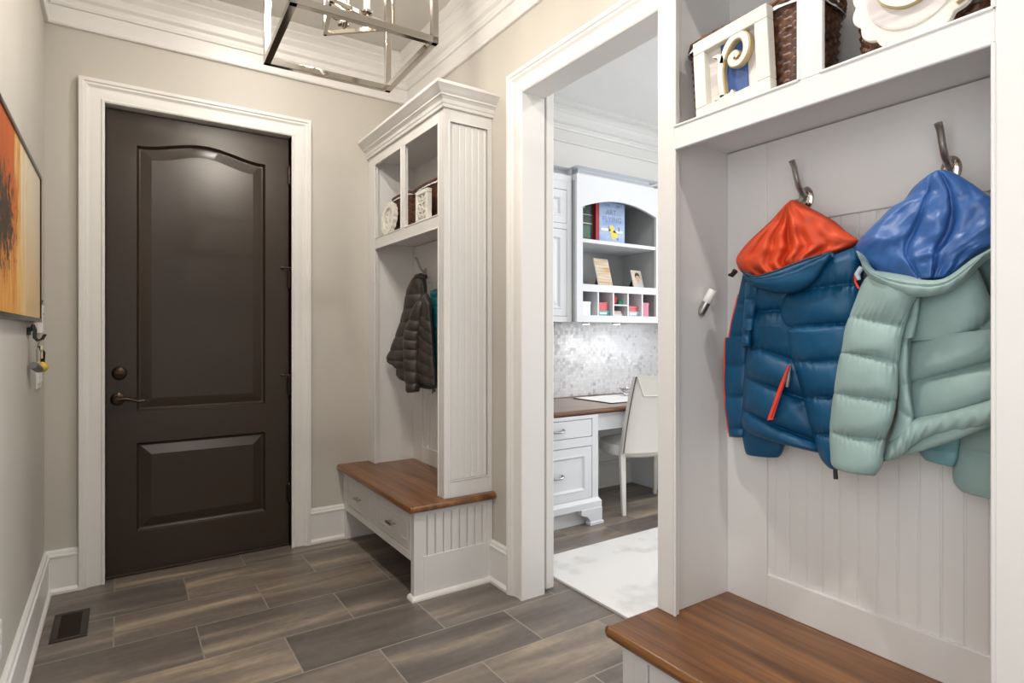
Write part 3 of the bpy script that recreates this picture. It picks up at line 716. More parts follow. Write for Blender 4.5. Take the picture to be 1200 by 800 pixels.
# body front panel
A = Z1((190, 480), (170, 560), (165, 640), (168, 720)) + Z2((165, 10), (160, 110), (150, 200), (142, 290), (138, 380), (132, 460), (132, 520), (165, 560))
B = Z1((400, 470), (430, 560), (450, 650), (460, 730)) + Z2((470, 30), (485, 130), (500, 230), (515, 330), (530, 430), (545, 530), (552, 600), (550, 672))
m = MB(); sm = seam_t(A, B, [(366, 362), (404, 428), (441, 470), (479, 518)])
puff(m, A, B, 1.505, .074, sm, .58, nt=130, ns=56, ends=(.05, .045), ruffle=.0025, rf=20, seed=3); body = build('body', m, 'navy', bc, smooth=180)
# narrow placket puffs beside it
A = Z1((150, 490), (145, 580), (140, 660), (135, 740)) + Z2((130, 20), (135, 120)); B = Z1((235, 500), (220, 580), (205, 660), (195, 740)) + Z2((185, 20), (180, 120))
m = MB(); puff(m, A, B, 1.47, .030, seam_t(A, B, [(350, 352), (372, 374), (392, 394)]), .5, nt=70, ns=20, ruffle=.0008, seed=4); build('placket', m, 'navy', body, smooth=180)
# big sleeve in front
A = Z1((420, 420), (380, 490), (340, 560), (330, 650), (345, 740)) + Z2((365, 60), (385, 170), (410, 260), (435, 340), (460, 430), (485, 520), (510, 600), (540, 690), (590, 742))
B = Z1((735, 300), (755, 380), (760, 480), (755, 590), (740, 690)) + Z2((745, 40), (740, 160), (735, 250), (725, 340), (715, 430), (705, 520), (690, 600), (680, 690), (665, 748))
m = MB(); puff(m, A, B, 1.475, .072, seam_t(A, B, [(345, 332), (384, 378), (424, 420), (464, 462), (506, 506)]), .45, nt=150, ns=60, ends=(.08, .04), ruffle=.0035, rf=22, seed=5)
build('sleeve', m, 'navy', bc, smooth=180)
# hood lining
A = Z1((385, 82), (330, 130), (280, 180), (235, 220), (190, 262), (155, 295), (125, 330), (104, 365), (104, 395), (128, 438), (200, 482))
B = Z1((400, 74), (445, 86), (495, 112), (560, 146), (620, 180), (668, 224), (715, 258), (738, 280), (700, 312), (640, 340), (600, 362))
def fold(s, t):
    g = math.exp(-((s - .32) / .30) ** 2)
    f = .010 * math.sin(s * 46 + 5 * t + 2.2 * noise.noise(Vector((s * 3, t * 3, 1)))) * g * min(1, t * 1.6)
    f += .014 * math.exp(-((s - .47 - .05 * t) / .035) ** 2) * min(1, t * 3) * (1 - .5 * t)
    f -= .018 * math.exp(-(((s - .44) / .03) ** 2)) * min(1, t * 2.5)
    f -= .016 * math.exp(-((s - .74) / .05) ** 2 - ((t - .80) / .12) ** 2)
    return f + .010 * noise.noise(Vector((s * 7, t * 6, 4))) * t
m = MB(); puff(m, A, B, 1.480, .070, fold=fold, nt=130, ns=90, ends=(.10, .02), crumple=.010, seed=6, power=.9)
hood = build('hood_lining', m, 'orange', bc, smooth=180)
# hood rim (outer side)
A = Z1((128, 430), (165, 450), (215, 458), (300, 430), (390, 396), (470, 366), (545, 345), (590, 335))
B = Z1((150, 470), (190, 512), (255, 535), (345, 552), (435, 536), (510, 490), (552, 430), (600, 360))
m = MB(); puff(m, A, B, 1.415, .040, nt=70, ns=30, ends=(.10, .10), crumple=.006, seed=7, back=1.2,
    fold=lambda s, t: -.006 * math.exp(-((s - .30) / .05) ** 2) + .002 * math.sin(t * 40) * math.exp(-((s - .3) / .12) ** 2)); build('hood_rim', m, 'navy', bc, smooth=180)
m = MB(); m.tube([onx(u, v, 1.375) for u, v in Z1((128, 432), (165, 455), (215, 461), (300, 436), (390, 402), (470, 372), (545, 349))], .0022, 8); build('hood_piping', m, 'black', hood, smooth=180)
m = MB(); a = onx(862, 317, 1.46); m.tube([a, a + Vector((0, .012, -.012)), a + Vector((0, .022, -.010))], [.008, .007, .004], 10); build('cord_lock', m, 'black', hood, smooth=60)
# pocket zip
def onbody(z, x=1.42): return [onx(u, v, x) for u, v in z]
q = onbody(Z2((372, 210), (388, 218), (350, 320), (322, 400), (292, 494), (262, 497), (290, 420), (325, 320)), 1.428)
m = MB(); bvn = Vector((-.85, -.5, 0)).normalized()
m.add([p + bvn * .007 for p in q] + [p - bvn * .05 for p in q], [(0, 1, 2, 7), (7, 2, 3, 6), (6, 3, 4, 5)] + [(i, (i + 1) % 8, 8 + (i + 1) % 8, 8 + i) for i in range(8)])
zp = build('pocket_zip', m, 'zip', bc)
m = MB(); m.tube(onbody(Z2((381, 212), (352, 300), (322, 382), (284, 486)), 1.408), .0016, 6); build('zip_teeth', m, 'red', zp)
m = MB(); m.tube(onbody(Z2((382, 208), (378, 240)), 1.414), .004, 8); m.tube(onbody(Z2((378, 240), (372, 285), (366, 325)), 1.414), [.003, .005, .004], 8); build('zip_pull', m, 'gtube', zp, smooth=50)
m = MB(); m.tube(onbody(Z1((745, 420), (722, 450), (722, 490), (740, 525)), 1.43), .003, 8); build('draw_cord', m, 'zip', bc, smooth=60)
m = MB(); a, b = onx(978.5, 545, 1.44), onx(979.5, 561, 1.44); m.tube([a, a.lerp(b, .3), a.lerp(b, .35), b], [.0025, .0025, .005, .0055], 8); build('hem_toggle', m, 'black', bc, smooth=50)

# --- sage coat with the royal blue lined hood
sc_ = thing('puffer_coat', 'pale sage green puffer coat with royal blue hood lining hanging from a locker hook', 'coat', onx(1080, 580, 1.48), group='coats hung in the lockers')
# rear sleeve
A = Z3((640, 400), (690, 520), (735, 620), (742, 760)) + Z4((600, 60), (560, 200), (550, 330), (552, 440), (560, 520), (566, 600), (572, 670), (604, 712))
B = Z3((900, 330), (930, 460), (950, 600), (960, 740)) + Z4((950, 60), (950, 200), (945, 330), (940, 440), (930, 540), (920, 620), (900, 720), (870, 762))
m = MB(); puff(m, A, B, 1.525, .045, seam_t(A, B, [(360, 360), (400, 400), (440, 440), (484, 490), (524, 536)]), .4, nt=110, ns=30, ends=(.05, .03), seed=11); build('sleeve', m, 'sage', sc_, smooth=180)
# inside of the hem / lining fold
A = Z4((400, 440), (405, 500), (425, 545), (452, 578)); B = Z4((600, 430), (598, 500), (590, 560), (570, 606))
m = MB(); puff(m, A, B, 1.51, .030, [(.45, .5)], .4, nt=40, ns=24, crumple=.012, seed=12); build('hem_facing', m, 'facing', sc_, smooth=180)
# body
A = Z3((395, 520), (385, 600), (370, 680), (350, 760)) + Z4((355, 60), (345, 140), (338, 200), (336, 260), (345, 320), (350, 380), (340, 430), (310, 490), (272, 545), (268, 582))
B = Z3((660, 430), (700, 530), (745, 640), (770, 740)) + Z4((790, 10), (800, 80), (805, 130), (808, 180), (808, 240), (806, 290), (800, 330), (780, 372), (755, 400), (745, 408))
sm = seam_t(A, B, [(402, 366), (451, 416), (497, 462)])
m = MB(); puff(m, A, B, 1.490, .086, sm, .62, nt=150, ns=64, ends=(.05, .05), ruffle=.0022, rf=20, seed=13); body = build('body', m, 'sage', sc_, smooth=180)
# hem roll
A = Z4((272, 552), (300, 500), (350, 440), (400, 404), (470, 386), (560, 364), (650, 338), (745, 314), (800, 300))
B = Z4((270, 582), (320, 572), (358, 552), (392, 516), (450, 482), (550, 456), (650, 440), (745, 412), (800, 398))
m = MB(); puff(m, A, B, 1.435, .034, nt=90, ns=30, ends=(.10, .02), crumple=.008, seed=14, back=1.0,
    fold=lambda s, t: .002 * math.sin(t * 70 + 4 * s)); build('hem', m, 'sage', sc_, smooth=180)
# zip placket puffs
A = Z3((395, 560), (370, 660), (345, 745)) + Z4((345, 60), (330, 150), (328, 210), (335, 290), (332, 370), (318, 430), (292, 500)); B = Z3((430, 560), (420, 660), (400, 745)) + Z4((380, 60), (378, 150), (376, 210), (384, 290), (398, 370), (400, 430), (378, 480))
m = MB(); puff(m, A, B, 1.432, .024, seam_t(A, B, [(372, 372), (399, 402), (452, 449), (478, 490)]), .5, nt=110, ns=20, ruffle=.0012, seed=15, back=1.2); build('placket', m, 'sage', body, smooth=180)
# front sleeve
A = Z3((230, 460), (190, 500), (152, 590), (112, 695), (96, 790)) + Z4((85, 140), (66, 240), (58, 300), (46, 400), (42, 460), (46, 540), (52, 592), (80, 612))
B = Z3((470, 500), (440, 540), (395, 610), (375, 680), (350, 760)) + Z4((342, 140), (334, 240), (332, 310), (312, 400), (284, 480), (274, 540), (268, 592), (238, 644))
m = MB(); puff(m, A, B, 1.425, .064, seam_t(A, B, [(371, 381), (413, 427), (460, 469), (505, 513)]), .50, nt=150, ns=60, ends=(.07, .05), ruffle=.0034, rf=22, seed=16); build('sleeve', m, 'sage', sc_, smooth=180)
# hood lining
A = Z3((470, 58), (400, 110), (355, 168), (300, 200), (255, 245), (215, 285), (172, 330), (155, 372), (185, 432), (255, 482), (345, 512))
B = Z3((490, 54), (560, 58), (640, 100), (700, 140), (745, 168), (790, 210), (800, 290), (770, 340), (700, 384), (640, 426), (545, 508))
def fold2(s, t):
    f = -.022 * math.exp(-((s - .34) / .022) ** 2) * min(1, t * 1.8) - .024 * math.exp(-((s - .60 + .05 * t) / .026) ** 2) * min(1, t * 2)
    f += .016 * math.exp(-((s - .47) / .09) ** 2) * t
    f += .005 * math.sin(28 * (t + .4 * s) + 4 * noise.noise(Vector((s * 6, t * 6, 2)))) * math.exp(-((s - .47) / .11) ** 2) * max(0, t - .3) * 1.6
    f += .012 * noise.noise(Vector((s * 8, t * 7, 9))) * min(1, t * 1.4)
    return f + .006 * abs(noise.noise(Vector((s * 14 + t * 6, t * 9, 3)))) * t
m = MB(); puff(m, A, B, 1.455, .080, fold=fold2, nt=130, ns=90, ends=(.10, .02), crumple=.010, seed=17, power=.9); hood = build('hood_lining', m, 'blue', sc_, smooth=180)
# hood rim
A = Z3((154, 374), (185, 432), (255, 474), (370, 494), (490, 502), (555, 482), (645, 416), (700, 384), (760, 350))
B = Z3((168, 400), (200, 475), (262, 525), (340, 564), (435, 574), (530, 556), (600, 506), (655, 436), (765, 366))
m = MB(); puff(m, A, B, 1.385, .030, nt=90, ns=26, ends=(.08, .08), crumple=.006, seed=18, back=1.4,
    fold=lambda s, t: -.007 * math.exp(-((s - .40) / .05) ** 2) + .0015 * math.sin(t * 60)); build('hood_rim', m, 'sage', sc_, smooth=180)
m = MB(); a = onx(1010, 313, 1.40); m.tube([a, a + Vector((0, .010, -.014)), a + Vector((0, .006, -.028))], [.006, .006, .004], 10); build('cord_lock', m, 'bluegrey', hood, smooth=60)

# --- far locker coats
K = lambda *p: P2(4.0, 440, 280, *p)
xg = lambda o: (lambda u: 1.375 + .125 * min(1, max(0, (u - 453) / 44)) + o)
gc = thing('puffer_coat', 'dark brownish grey puffer jacket hanging by its collar in the far locker', 'coat', onx(482, 462, 1.50), group='coats hung in the lockers')
A = K((192, 172), (165, 215), (148, 265), (136, 330), (118, 390), (94, 460), (72, 520), (54, 565), (80, 590), (100, 606), (104, 640), (130, 652))
B = K((230, 180), (236, 215), (240, 260), (252, 320), (262, 390), (268, 450), (272, 520), (276, 580), (280, 640), (284, 690), (270, 704), (240, 700))
m = MB(); puff(m, A, B, xg(0), .05, [(k / 11, k / 11 + .0) for k in range(2, 11)], .28, nt=130, ns=44, ends=(.05, .05), ruffle=.001, crumple=.006, seed=21, bv=(-.9, -.45, 0)); build('body', m, 'grey', gc, smooth=180)
A = K((205, 285), (180, 330), (156, 390), (140, 440), (134, 490), (136, 540), (140, 600), (146, 670), (152, 722)); B = K((235, 285), (228, 340), (218, 400), (210, 450), (204, 500), (203, 550), (204, 610), (204, 670), (203, 716))
m = MB(); puff(m, A, B, xg(-.04), .04, [(k / 9, k / 9) for k in range(2, 9)], .35, nt=110, ns=34, ends=(.1, .05), ruffle=.001, seed=22, bv=(-.9, -.45, 0)); build('sleeve', m, 'grey', gc, smooth=180)
A = K((240, 250), (215, 300), (205, 370), (206, 440), (200, 520), (196, 600), (204, 672)); B = K((262, 300), (262, 360), (268, 430), (272, 500), (276, 570), (282, 640), (284, 696))
m = MB(); puff(m, A, B, xg(-.035), .035, [(k / 8, k / 8) for k in range(2, 8)], .3, nt=90, ns=30, ruffle=.001, seed=23, bv=(-.9, -.45, 0)); build('front_panel', m, 'grey', gc, smooth=180)
m = MB(); m.tube([onx(u, v, 1.52) for u, v in K((190, 176), (212, 168), (236, 178))], .012, 10); build('collar', m, 'grey', gc, smooth=60)
m = MB(); a = onx(507, 456, 1.47); m.tube([a, a - Vector((0, 0, .025))], .003, 8); build('zip_pull', m, 'black', gc)
tc_ = thing('puffer_coat', 'teal and navy striped jacket mostly hidden behind the far locker front', 'coat', onx(515, 460, 1.50), group='coats hung in the lockers')
A = K((275, 235), (262, 270), (264, 330), (270, 400), (272, 480), (275, 560), (280, 620), (284, 700)); B = K((340, 225), (390, 270), (410, 330), (420, 400), (425, 480), (430, 560), (430, 620), (420, 700))
m = MB(); puff(m, A, B, 1.545, .03, [(k / 10, k / 10) for k in range(1, 10)], .35, nt=110, ns=36, seed=24, bv=(-.9, -.45, 0)); build('body', m, 'stripe', tc_, smooth=180)
A = K((262, 240), (262, 300), (268, 380), (272, 470), (274, 560), (276, 640)); B = K((320, 240), (325, 300), (330, 380), (330, 470), (328, 560), (325, 640))
m = MB(); puff(m, A, B, 1.525, .03, [(k / 8, k / 8) for k in range(1, 8)], .35, nt=90, ns=30, seed=25, bv=(-.9, -.45, 0)); build('sleeve', m, 'stripe', tc_, smooth=180)
m = MB(); a = onx(509, 452, 1.515); m.tube([a, a - Vector((0, 0, .035))], [.003, .006], 8); build('hem_toggle', m, 'black', tc_)

# ---------------------------------------------------------------- baskets and letter plaques
def basket(x0, x1, y0, y1, z0, h, label, liner=True, ears=True):
    cx, cy = (x0 + x1) / 2, (y0 + y1) / 2; r = thing('wicker_basket', label, 'basket', (cx, cy, z0), group='wicker baskets on the locker shelves')
    hx, hy = (x1 - x0) / 2, (y1 - y0) / 2; m = MB(); NU, NV = 220, 44
    def perim(q, t, off=0):
        k = .90 + .10 * t; a, b = hx * k + off, hy * k + off; rc = .03; tot = 2 * (2 * a + 2 * b)
        ang = 2 * PI * q; c, s_ = math.cos(ang), math.sin(ang); n_ = 5.0
        rr = (abs(c / a) ** n_ + abs(s_ / b) ** n_) ** (-1 / n_)
        return Vector((cx + rr * c, cy + rr * s_, 0)), Vector((c, s_, 0))
    NS = 56
    def side(u, v):
        p, n_ = perim(u, v); wv = math.sin(u * 2 * PI * NS / 2) * (1 if int(v * NV / 2) % 2 else -1)
        row = abs(math.sin(v * PI * NV / 2))
        p = p + n_ * (.0032 * wv + .0025 * row); p.z = z0 + h * v; return p
    m.grid(side, NU, NV, True)
    b = [perim(i / NU, 0)[0] for i in range(NU)]; m.add([(p.x, p.y, z0 + .002) for p in b], [tuple(range(NU))])
    build('woven_body', m, 'wicker', r, smooth=60)
    m = MB(); pts = [perim(i / 60, 1)[0] + Vector((0, 0, z0 + h)) for i in range(61)]
    for ph in (0, PI):
        m.tube([p + Vector((0, 0, .006 * math.sin(i * 1.6 + ph))) + (p - Vector((cx, cy, p.z))).normalized() * .006 * math.cos(i * 1.6 + ph) for i, p in enumerate(pts)], .008, 8)
    build('braided_rim', m, 'wicker', r, smooth=60)
    if liner:
        m = MB()
        def ln(u, v):
            p, n_ = perim(u, 1); k = -.012 if v > .5 else .012
            p = p + n_ * (.012 - .026 * v); p.z = z0 + h + .010 - .03 * abs(v - .45) * 2 + .004 * noise.noise(Vector((u * 30, v * 3, 0))); return p
        m.grid(ln, 90, 8, True); build('liner', m, 'linen', r, smooth=60)
    if ears:
        for sgn in (-1, 1):
            m = MB(); ye = cy + sgn * hy
            for ph in (0, PI * 2 / 3, PI * 4 / 3):
                pts = []
                for i in range(25):
                    a = PI * i / 24; p = Vector((cx + .055 * math.cos(a), ye + sgn * (.004 + .012 * math.sin(a)), z0 + h - .012 + .035 * math.sin(a)))
                    pts.append(p + Vector((.004 * math.cos(i * .9 + ph), .004 * math.sin(i * .9 + ph), 0)))
                m.tube(pts, .005, 8)
            build('handle', m, 'wicker', r, smooth=60)
    return r
basket(1.364, 1.562, .775, 1.145, 1.8485, .235, 'brown wicker basket behind the white frame with the letter r')
basket(1.392, 1.560, .42, .692, 1.8485, .235, 'brown wicker basket behind the scalloped round plaque')
basket(1.415, 1.562, 3.195, 3.485, 1.8485, .245, 'brown wicker basket behind the pierced round plaque in the far locker')
basket(1.410, 1.562, 2.70, 3.125, 1.8485, .235, 'brown wicker basket behind the rectangular fretwork plaque')

def stroke(mb, pts, w_, x, th, n=60):
    """flat letter stroke: centre line pts (y,z,width) on plane x, thickness th towards -X"""
    P = [(cat([(a, b) for a, b, *_ in pts], i / n)) for i in range(n + 1)]
    Wd = [cat([(p[2] if len(p) > 2 else w_, 0) for p in pts], i / n)[0] for i in range(n + 1)]
    vs = []; fs = []
    for i, (a, b) in enumerate(P):
        j0, j1 = max(i - 1, 0), min(i + 1, n); d_ = Vector((P[j1][0] - P[j0][0], P[j1][1] - P[j0][1])); d_ = d_.normalized() if d_.length else Vector((0, 1)); nn = Vector((-d_.y, d_.x)) * Wd[i] / 2
        vs += [(x, a + nn.x, b + nn.y), (x, a - nn.x, b - nn.y), (x - th, a - nn.x, b - nn.y), (x - th, a + nn.x, b + nn.y)]
    for i in range(n):
        for k in range(4): fs.append((i * 4 + k, i * 4 + (k + 1) % 4, i * 4 + 4 + (k + 1) % 4, i * 4 + 4 + k))
    fs += [(0, 1, 2, 3), (n * 4 + 3, n * 4 + 2, n * 4 + 1, n * 4)]
    return mb.add(vs, fs)
# framed letter r (local: y to the viewer's left)
fr = thing('picture_frame', 'white frame with the scrolled cream letter r on a blue card', 'picture frame', (1.345, .957, 1.8487), (math.radians(-3.2), 0, 0), local=True)
m = MB(); W2, HF, fw = .112, .222, .036
for a, b, c, d_ in ((-W2, W2, 0, fw), (-W2, W2, HF - fw, HF), (-W2, -W2 + fw, fw, HF - fw), (W2 - fw, W2, fw, HF - fw)): m.box(-.020, .010, a, b, c, d_)
build('frame', m, 'ltr', fr, bevel=.003)
m = MB(); m.box(.003, .008, -W2 + fw, W2 - fw, fw, HF - fw); build('mat', m, 'patt', fr)
m = MB(); m.box(-.001, .003, -.040, .036, fw, HF - fw); build('backing_card', m, 'bluecard', fr)
R_ = [(.055, .150), (.030, .152), (.020, .150)]
def letter_r(mb, x, th, k):
    stroke(mb, [(.026, .040, .017 * k), (.030, .075, .019 * k), (.030, .110, .019 * k), (.026, .140, .022 * k), (.034, .153, .012 * k), (.050, .158, .004 * k)], .02, x, th)
    stroke(mb, [(.050, .044, .010 * k), (.030, .040, .014 * k), (.006, .036, .012 * k), (-.006, .044, .013 * k)], .012, x, th)
    stroke(mb, [(.024, .130, .014 * k), (.010, .160, .018 * k), (-.012, .180, .020 * k), (-.036, .180, .020 * k), (-.050, .160, .020 * k), (-.048, .132, .018 * k), (-.030, .112, .016 * k), (-.010, .114, .018 * k), (-.004, .130, .020 * k), (-.016, .138, .018 * k), (-.024, .128, .012 * k)], .018, x, th)
m = MB(); letter_r(m, -.001, .0145, 1.14); lt = build('letter', m, 'ltredge', fr)
m = MB(); letter_r(m, -.0154, .003, .80); build('letter_face', m, 'ltr', lt)
# scalloped round plaque
sp = thing('letter_plaque', 'round scalloped white plaque with a scrolled cream letter', 'plaque', (1.352, .538, 1.849), (0, 0, 0), local=True, group='letter plaques on the locker shelves')
m = MB(); NP = 160; RO = .116
ring = []
for i in range(NP):
    a = 2 * PI * i / NP; rr = RO - .004 + .009 * abs(math.sin(7 * a)); ring.append((rr * math.cos(a), rr * math.sin(a) + RO))
m.prism(ring, (-.002, 0, .004), (0, 1, 0), (0, 0, 1), (-1, 0, 0), .016); build('scalloped_board', m, 'ltr', sp, bevel=.0025)
m = MB(); m.lathe([(.088, 0), (.088, .003), (.084, .004)], (-.0175, 0, RO + .004), (-1, 0, 0), 64); build('paper_disc', m, 'patt', sp)
def scroll(mb, x, th, k):
    stroke(mb, [(.046, .200, .008 * k), (.060, .160, .018 * k), (.050, .110, .020 * k), (.010, .082, .018 * k), (-.030, .092, .018 * k), (-.046, .130, .018 * k), (-.028, .160, .016 * k), (.004, .158, .015 * k), (.018, .134, .015 * k), (.004, .118, .016 * k), (-.010, .126, .012 * k)], .018, x, th, 90)
    stroke(mb, [(-.040, .190, .010 * k), (-.066, .150, .016 * k), (-.070, .095, .018 * k), (-.095, .060, .014 * k), (-.075, .045, .012 * k)], .016, x, th, 50)
m = MB(); scroll(m, -.0195, .010, 1.12); lt = build('letter', m, 'ltredge', sp)
m = MB(); scroll(m, -.0294, .003, .82); build('letter_face', m, 'ltr', lt)
# far pierced round plaque
fp = thing('letter_plaque', 'small round pierced white plaque on the far locker shelf', 'plaque', (1.362, 3.375, 1.849), (0, math.radians(6), 0), local=True, group='letter plaques on the locker shelves')
R0 = .098; Rc = R0 + .008
m = MB()
outer = []; inner = []
def prof_ring(ro_fn, ri, z, th, n=120):
    vs = []; fs = []
    for i in range(n):
        a = 2 * PI * i / n; ro = ro_fn(a)
        for rr, x in ((ri, 0), (ro, 0), (ro, -th), (ri, -th)): vs.append((x, rr * math.cos(a), z + rr * math.sin(a)))
    for i in range(n):
        j = (i + 1) % n
        for k in range(4): fs.append((i * 4 + k, i * 4 + (k + 1) % 4, j * 4 + (k + 1) % 4, j * 4 + k))
    return vs, fs
m.add(*prof_ring(lambda a: R0 - .004 + .008 * abs(math.sin(8 * a)), .066, Rc, .028)); build('scalloped_ring', m, 'ltr', fp, bevel=.002)
m = MB(); m.lathe([(.068, 0), (.068, .003)], (.001, 0, Rc), (-1, 0, 0), 48); build('backing', m, 'patt', fp)
m = MB()
stroke(m, [(.0, Rc - .068, .012), (.004, Rc, .014), (0, Rc + .068, .012)], .012, -.004, .016)
for sgn in (-1, 1):
    stroke(m, [(0, Rc - .03, .010), (sgn * .03, Rc - .045, .012), (sgn * .05, Rc - .02, .010), (sgn * .03, Rc - .002, .010), (sgn * .014, Rc - .014, .008)], .01, -.004, .014)
    stroke(m, [(0, Rc + .01, .010), (sgn * .03, Rc + .005, .012), (sgn * .052, Rc + .025, .010), (sgn * .034, Rc + .046, .010), (sgn * .014, Rc + .034, .008)], .01, -.004, .014)
build('fretwork', m, 'ltr', fp)
# far rectangular fretwork plaque
rp = thing('letter_plaque', 'small rectangular white fretwork plaque on the far locker shelf', 'plaque', (1.368, 2.880, 1.849), (0, 0, 0), local=True, group='letter plaques on the locker shelves')
m = MB(); W3, H3, t3 = .072, .178, .022
for a, b, c, d_ in ((-W3, W3, 0, t3), (-W3, W3, H3 - t3, H3), (-W3, -W3 + t3, t3, H3 - t3), (W3 - t3, W3, t3, H3 - t3)): m.box(-.030, .0, a, b, c, d_)
build('frame', m, 'ltr', rp, bevel=.003)
m = MB(); m.box(-.004, -.001, -W3 + t3, W3 - t3, t3, H3 - t3); build('backing', m, 'gtube', rp)
m = MB()
for sgn in (-1, 1):
    for k in range(3):
        z = t3 + .012 + k * .044
        stroke(m, [(0, z, .009), (sgn * .024, z + .008, .014), (sgn * .044, z + .030, .010), (sgn * .026, z + .040, .012), (sgn * .006, z + .030, .010)], .01, -.006, .018, 30)
stroke(m, [(0, t3 - .004, .010), (.003, H3 / 2, .012), (0, H3 - t3 + .004, .010)], .01, -.006, .018)
build('fretwork', m, 'ltr', rp)

# ---------------------------------------------------------------- pendant lantern
lx, ly, lz, lh, lr = .674, 2.06, 2.25, .54, .2325
lan = thing('pendant_lantern', 'polished nickel open box lantern hanging from the hall ceiling', 'pendant light', (lx, ly, lz))
rot = math.radians(-2.0); er = Vector((math.cos(rot), math.sin(rot), 0)); eu = Vector((-math.sin(rot), math.cos(rot), 0)); O = Vector((lx, ly, 0))
def boxframe(o, ax, ay, az, t):
    m = MB(); cs = [(-1, -1), (1, -1), (1, 1), (-1, 1)]; o = Vector(o)
    for k in (0, 1):
        pts = [o + ax * a + ay * b + az * k for a, b in cs]
        for i in range(4):
            d_ = (pts[(i + 1) % 4] - pts[i]).normalized() * t / 2
            m.bar(pts[i] - d_, pts[(i + 1) % 4] + d_, t, t, up=az.normalized())
    for a, b in cs: m.bar(o + ax * a + ay * b, o + ax * a + ay * b + az, t, t, up=ax.normalized())
    return m
outer_ = boxframe(O + Vector((0, 0, lz + .012)), er * (lr - .002), eu * (lr - .002), Vector((0, 0, lh)), .023)
build('outer_frame', outer_, 'nickel', lan, bevel=.0015)
# three-sided inner frame
m = MB(); V = [onz(381, 39, 2.40), onz(461, 33, 2.40), onz(388.5, 0, 2.40)]
for i in range(3):
    a_, b_ = V[i], V[(i + 1) % 3]; d_ = (b_ - a_).normalized() * .006
    for z in (0, .34): m.bar(a_ - d_ + Vector((0, 0, z)), b_ + d_ + Vector((0, 0, z)), .013, .015)
    m.bar(a_, a_ + Vector((0, 0, .34)), .013, .013, up=(1, 0, 0))
build('inner_frame', m, 'nickel', lan, bevel=.001)
m = MB(); m.tube([(lx, ly, lz + lh + .01), (lx, ly, 2.99)], .008, 12); m.lathe([(.065, 0), (.065, .012), (.05, .022), (.012, .03), (.0, .03)], (lx, ly, 3.049), (0, 0, -1), 32)
for d_ in (er, eu): m.bar(O - d_ * lr + Vector((0, 0, lz + lh + .01)), O + d_ * lr + Vector((0, 0, lz + lh + .01)), .014)
build('stem', m, 'nickel', lan, smooth=40)
CP = [(.722, 1.998), (.605, 2.060), (.680, 2.125)]
m = MB(); m.tube([(lx, ly, lz + lh), (lx, ly, 2.37)], .008, 12)
for x, y in CP: m.tube([(lx, ly, 2.38), (lx * .4 + x * .6, ly * .4 + y * .6, 2.365), (x, y, 2.375), (x, y, 2.39)], .005, 8); m.lathe([(.006, 0), (.020, .004), (.022, .010), (.013, .012), (0, .012)], (x, y, 2.378), (0, 0, 1), 20)
build('candle_arms', m, 'nickel', lan, smooth=40)
for x, y in CP:
    m = MB(); m.tube([(x, y, 2.39), (x, y, 2.50)], .0115, 16); cs = build('candle_sleeve', m, 'plate', lan, smooth=50)
    m = MB(); m.lathe([(.008, 0), (.016, .018), (.017, .030), (.010, .055), (.002, .075)], (x, y, 2.50), (0, 0, 1), 16); build('bulb', m, 'bulb', cs, smooth=60)
    lt = bpy.data.lights.new('lantern_bulb', 'POINT'); lt.energy = 7; lt.color = (1, .91, .79); lt.shadow_soft_size = .03
    lo = bpy.data.objects.new('lantern_bulb', lt); COL.objects.link(lo); lo.location = (x, y, 2.62)

# ---------------------------------------------------------------- left wall
pn = thing('wall_canvas', 'large abstract orange and cream canvas in a thin dark frame', 'painting', (XL, 3.19, 1.308))
PYa, PYb, PZa, PZb = 1.93, 3.19, 1.308, 1.928
m = MB(); m.box(XL + .002, XL + .022, PYa + .012, PYb - .012, PZa + .012, PZb - .012); build('canvas', m, 'canvas', pn)
m = MB(); f = .016; x0, x1 = XL + .001, XL + .027
m.box(x0, x1, PYa, PYb, PZa, PZa + f); m.box(x0, x1, PYa, PYb, PZb - f, PZb); m.box(x0, x1, PYa, PYa + f, PZa + f, PZb - f); m.box(x0, x1, PYb - f, PYb, PZa + f, PZb - f); build('frame', m, 'bronze', pn, bevel=.001)
# painted stems
# white wall sensor box
sb = thing('wall_chime_box', 'slim white plastic box on the wall just past the canvas', 'wall box', (XL, 3.34, 1.262))
m = MB(); m.box(XL, XL + .020, 3.30, 3.385, 1.262, 1.388); build('housing', m, 'plate', sb, bevel=.004)
m = MB(); m.box(XL + .003, XL + .016, 3.315, 3.35, 1.388, 1.402); m.tube([(XL + .010, 3.32, 1.398), (XL + .014, 3.345, 1.406)], .005, 8); build('clip', m, 'ventm', sb)
m = MB(); m.box(XL + .0195, XL + .0208, 3.325, 3.355, 1.345, 1.352); build('indicator', m, 'gtube', sb)
# switch plate
sw = thing('switch_plate', 'white three gang light switch plate below the key hook', 'light switch', (XL, 3.33, 1.02))
m = MB(); m.box(XL, XL + .007, 3.245, 3.41, 1.02, 1.137); build('plate', m, 'plate', sw, bevel=.003)
for k in range(3):
    m = MB(); y = 3.285 + k * .046; m.obox((XL + .008, y, 1.0785), (.003, 0, .0012), (0, .016, 0), (-.0004, 0, .033)); build('rocker', m, 'plate', sw, bevel=.001)
# outlet low on the wall
ol = thing('wall_outlet', 'white electrical outlet low on the wall under the canvas', 'outlet', (XL, 2.30, .285))
m = MB(); m.box(XL, XL + .006, 2.262, 2.338, .285, .400); build('plate', m, 'plate', ol, bevel=.003)
for z in (.318, .366):
    m = MB(); m.lathe([(.016, 0), (.016, .0025), (0, .003)], (XL + .006, 2.30, z), (1, 0, 0), 20); build('socket', m, 'plate', ol)
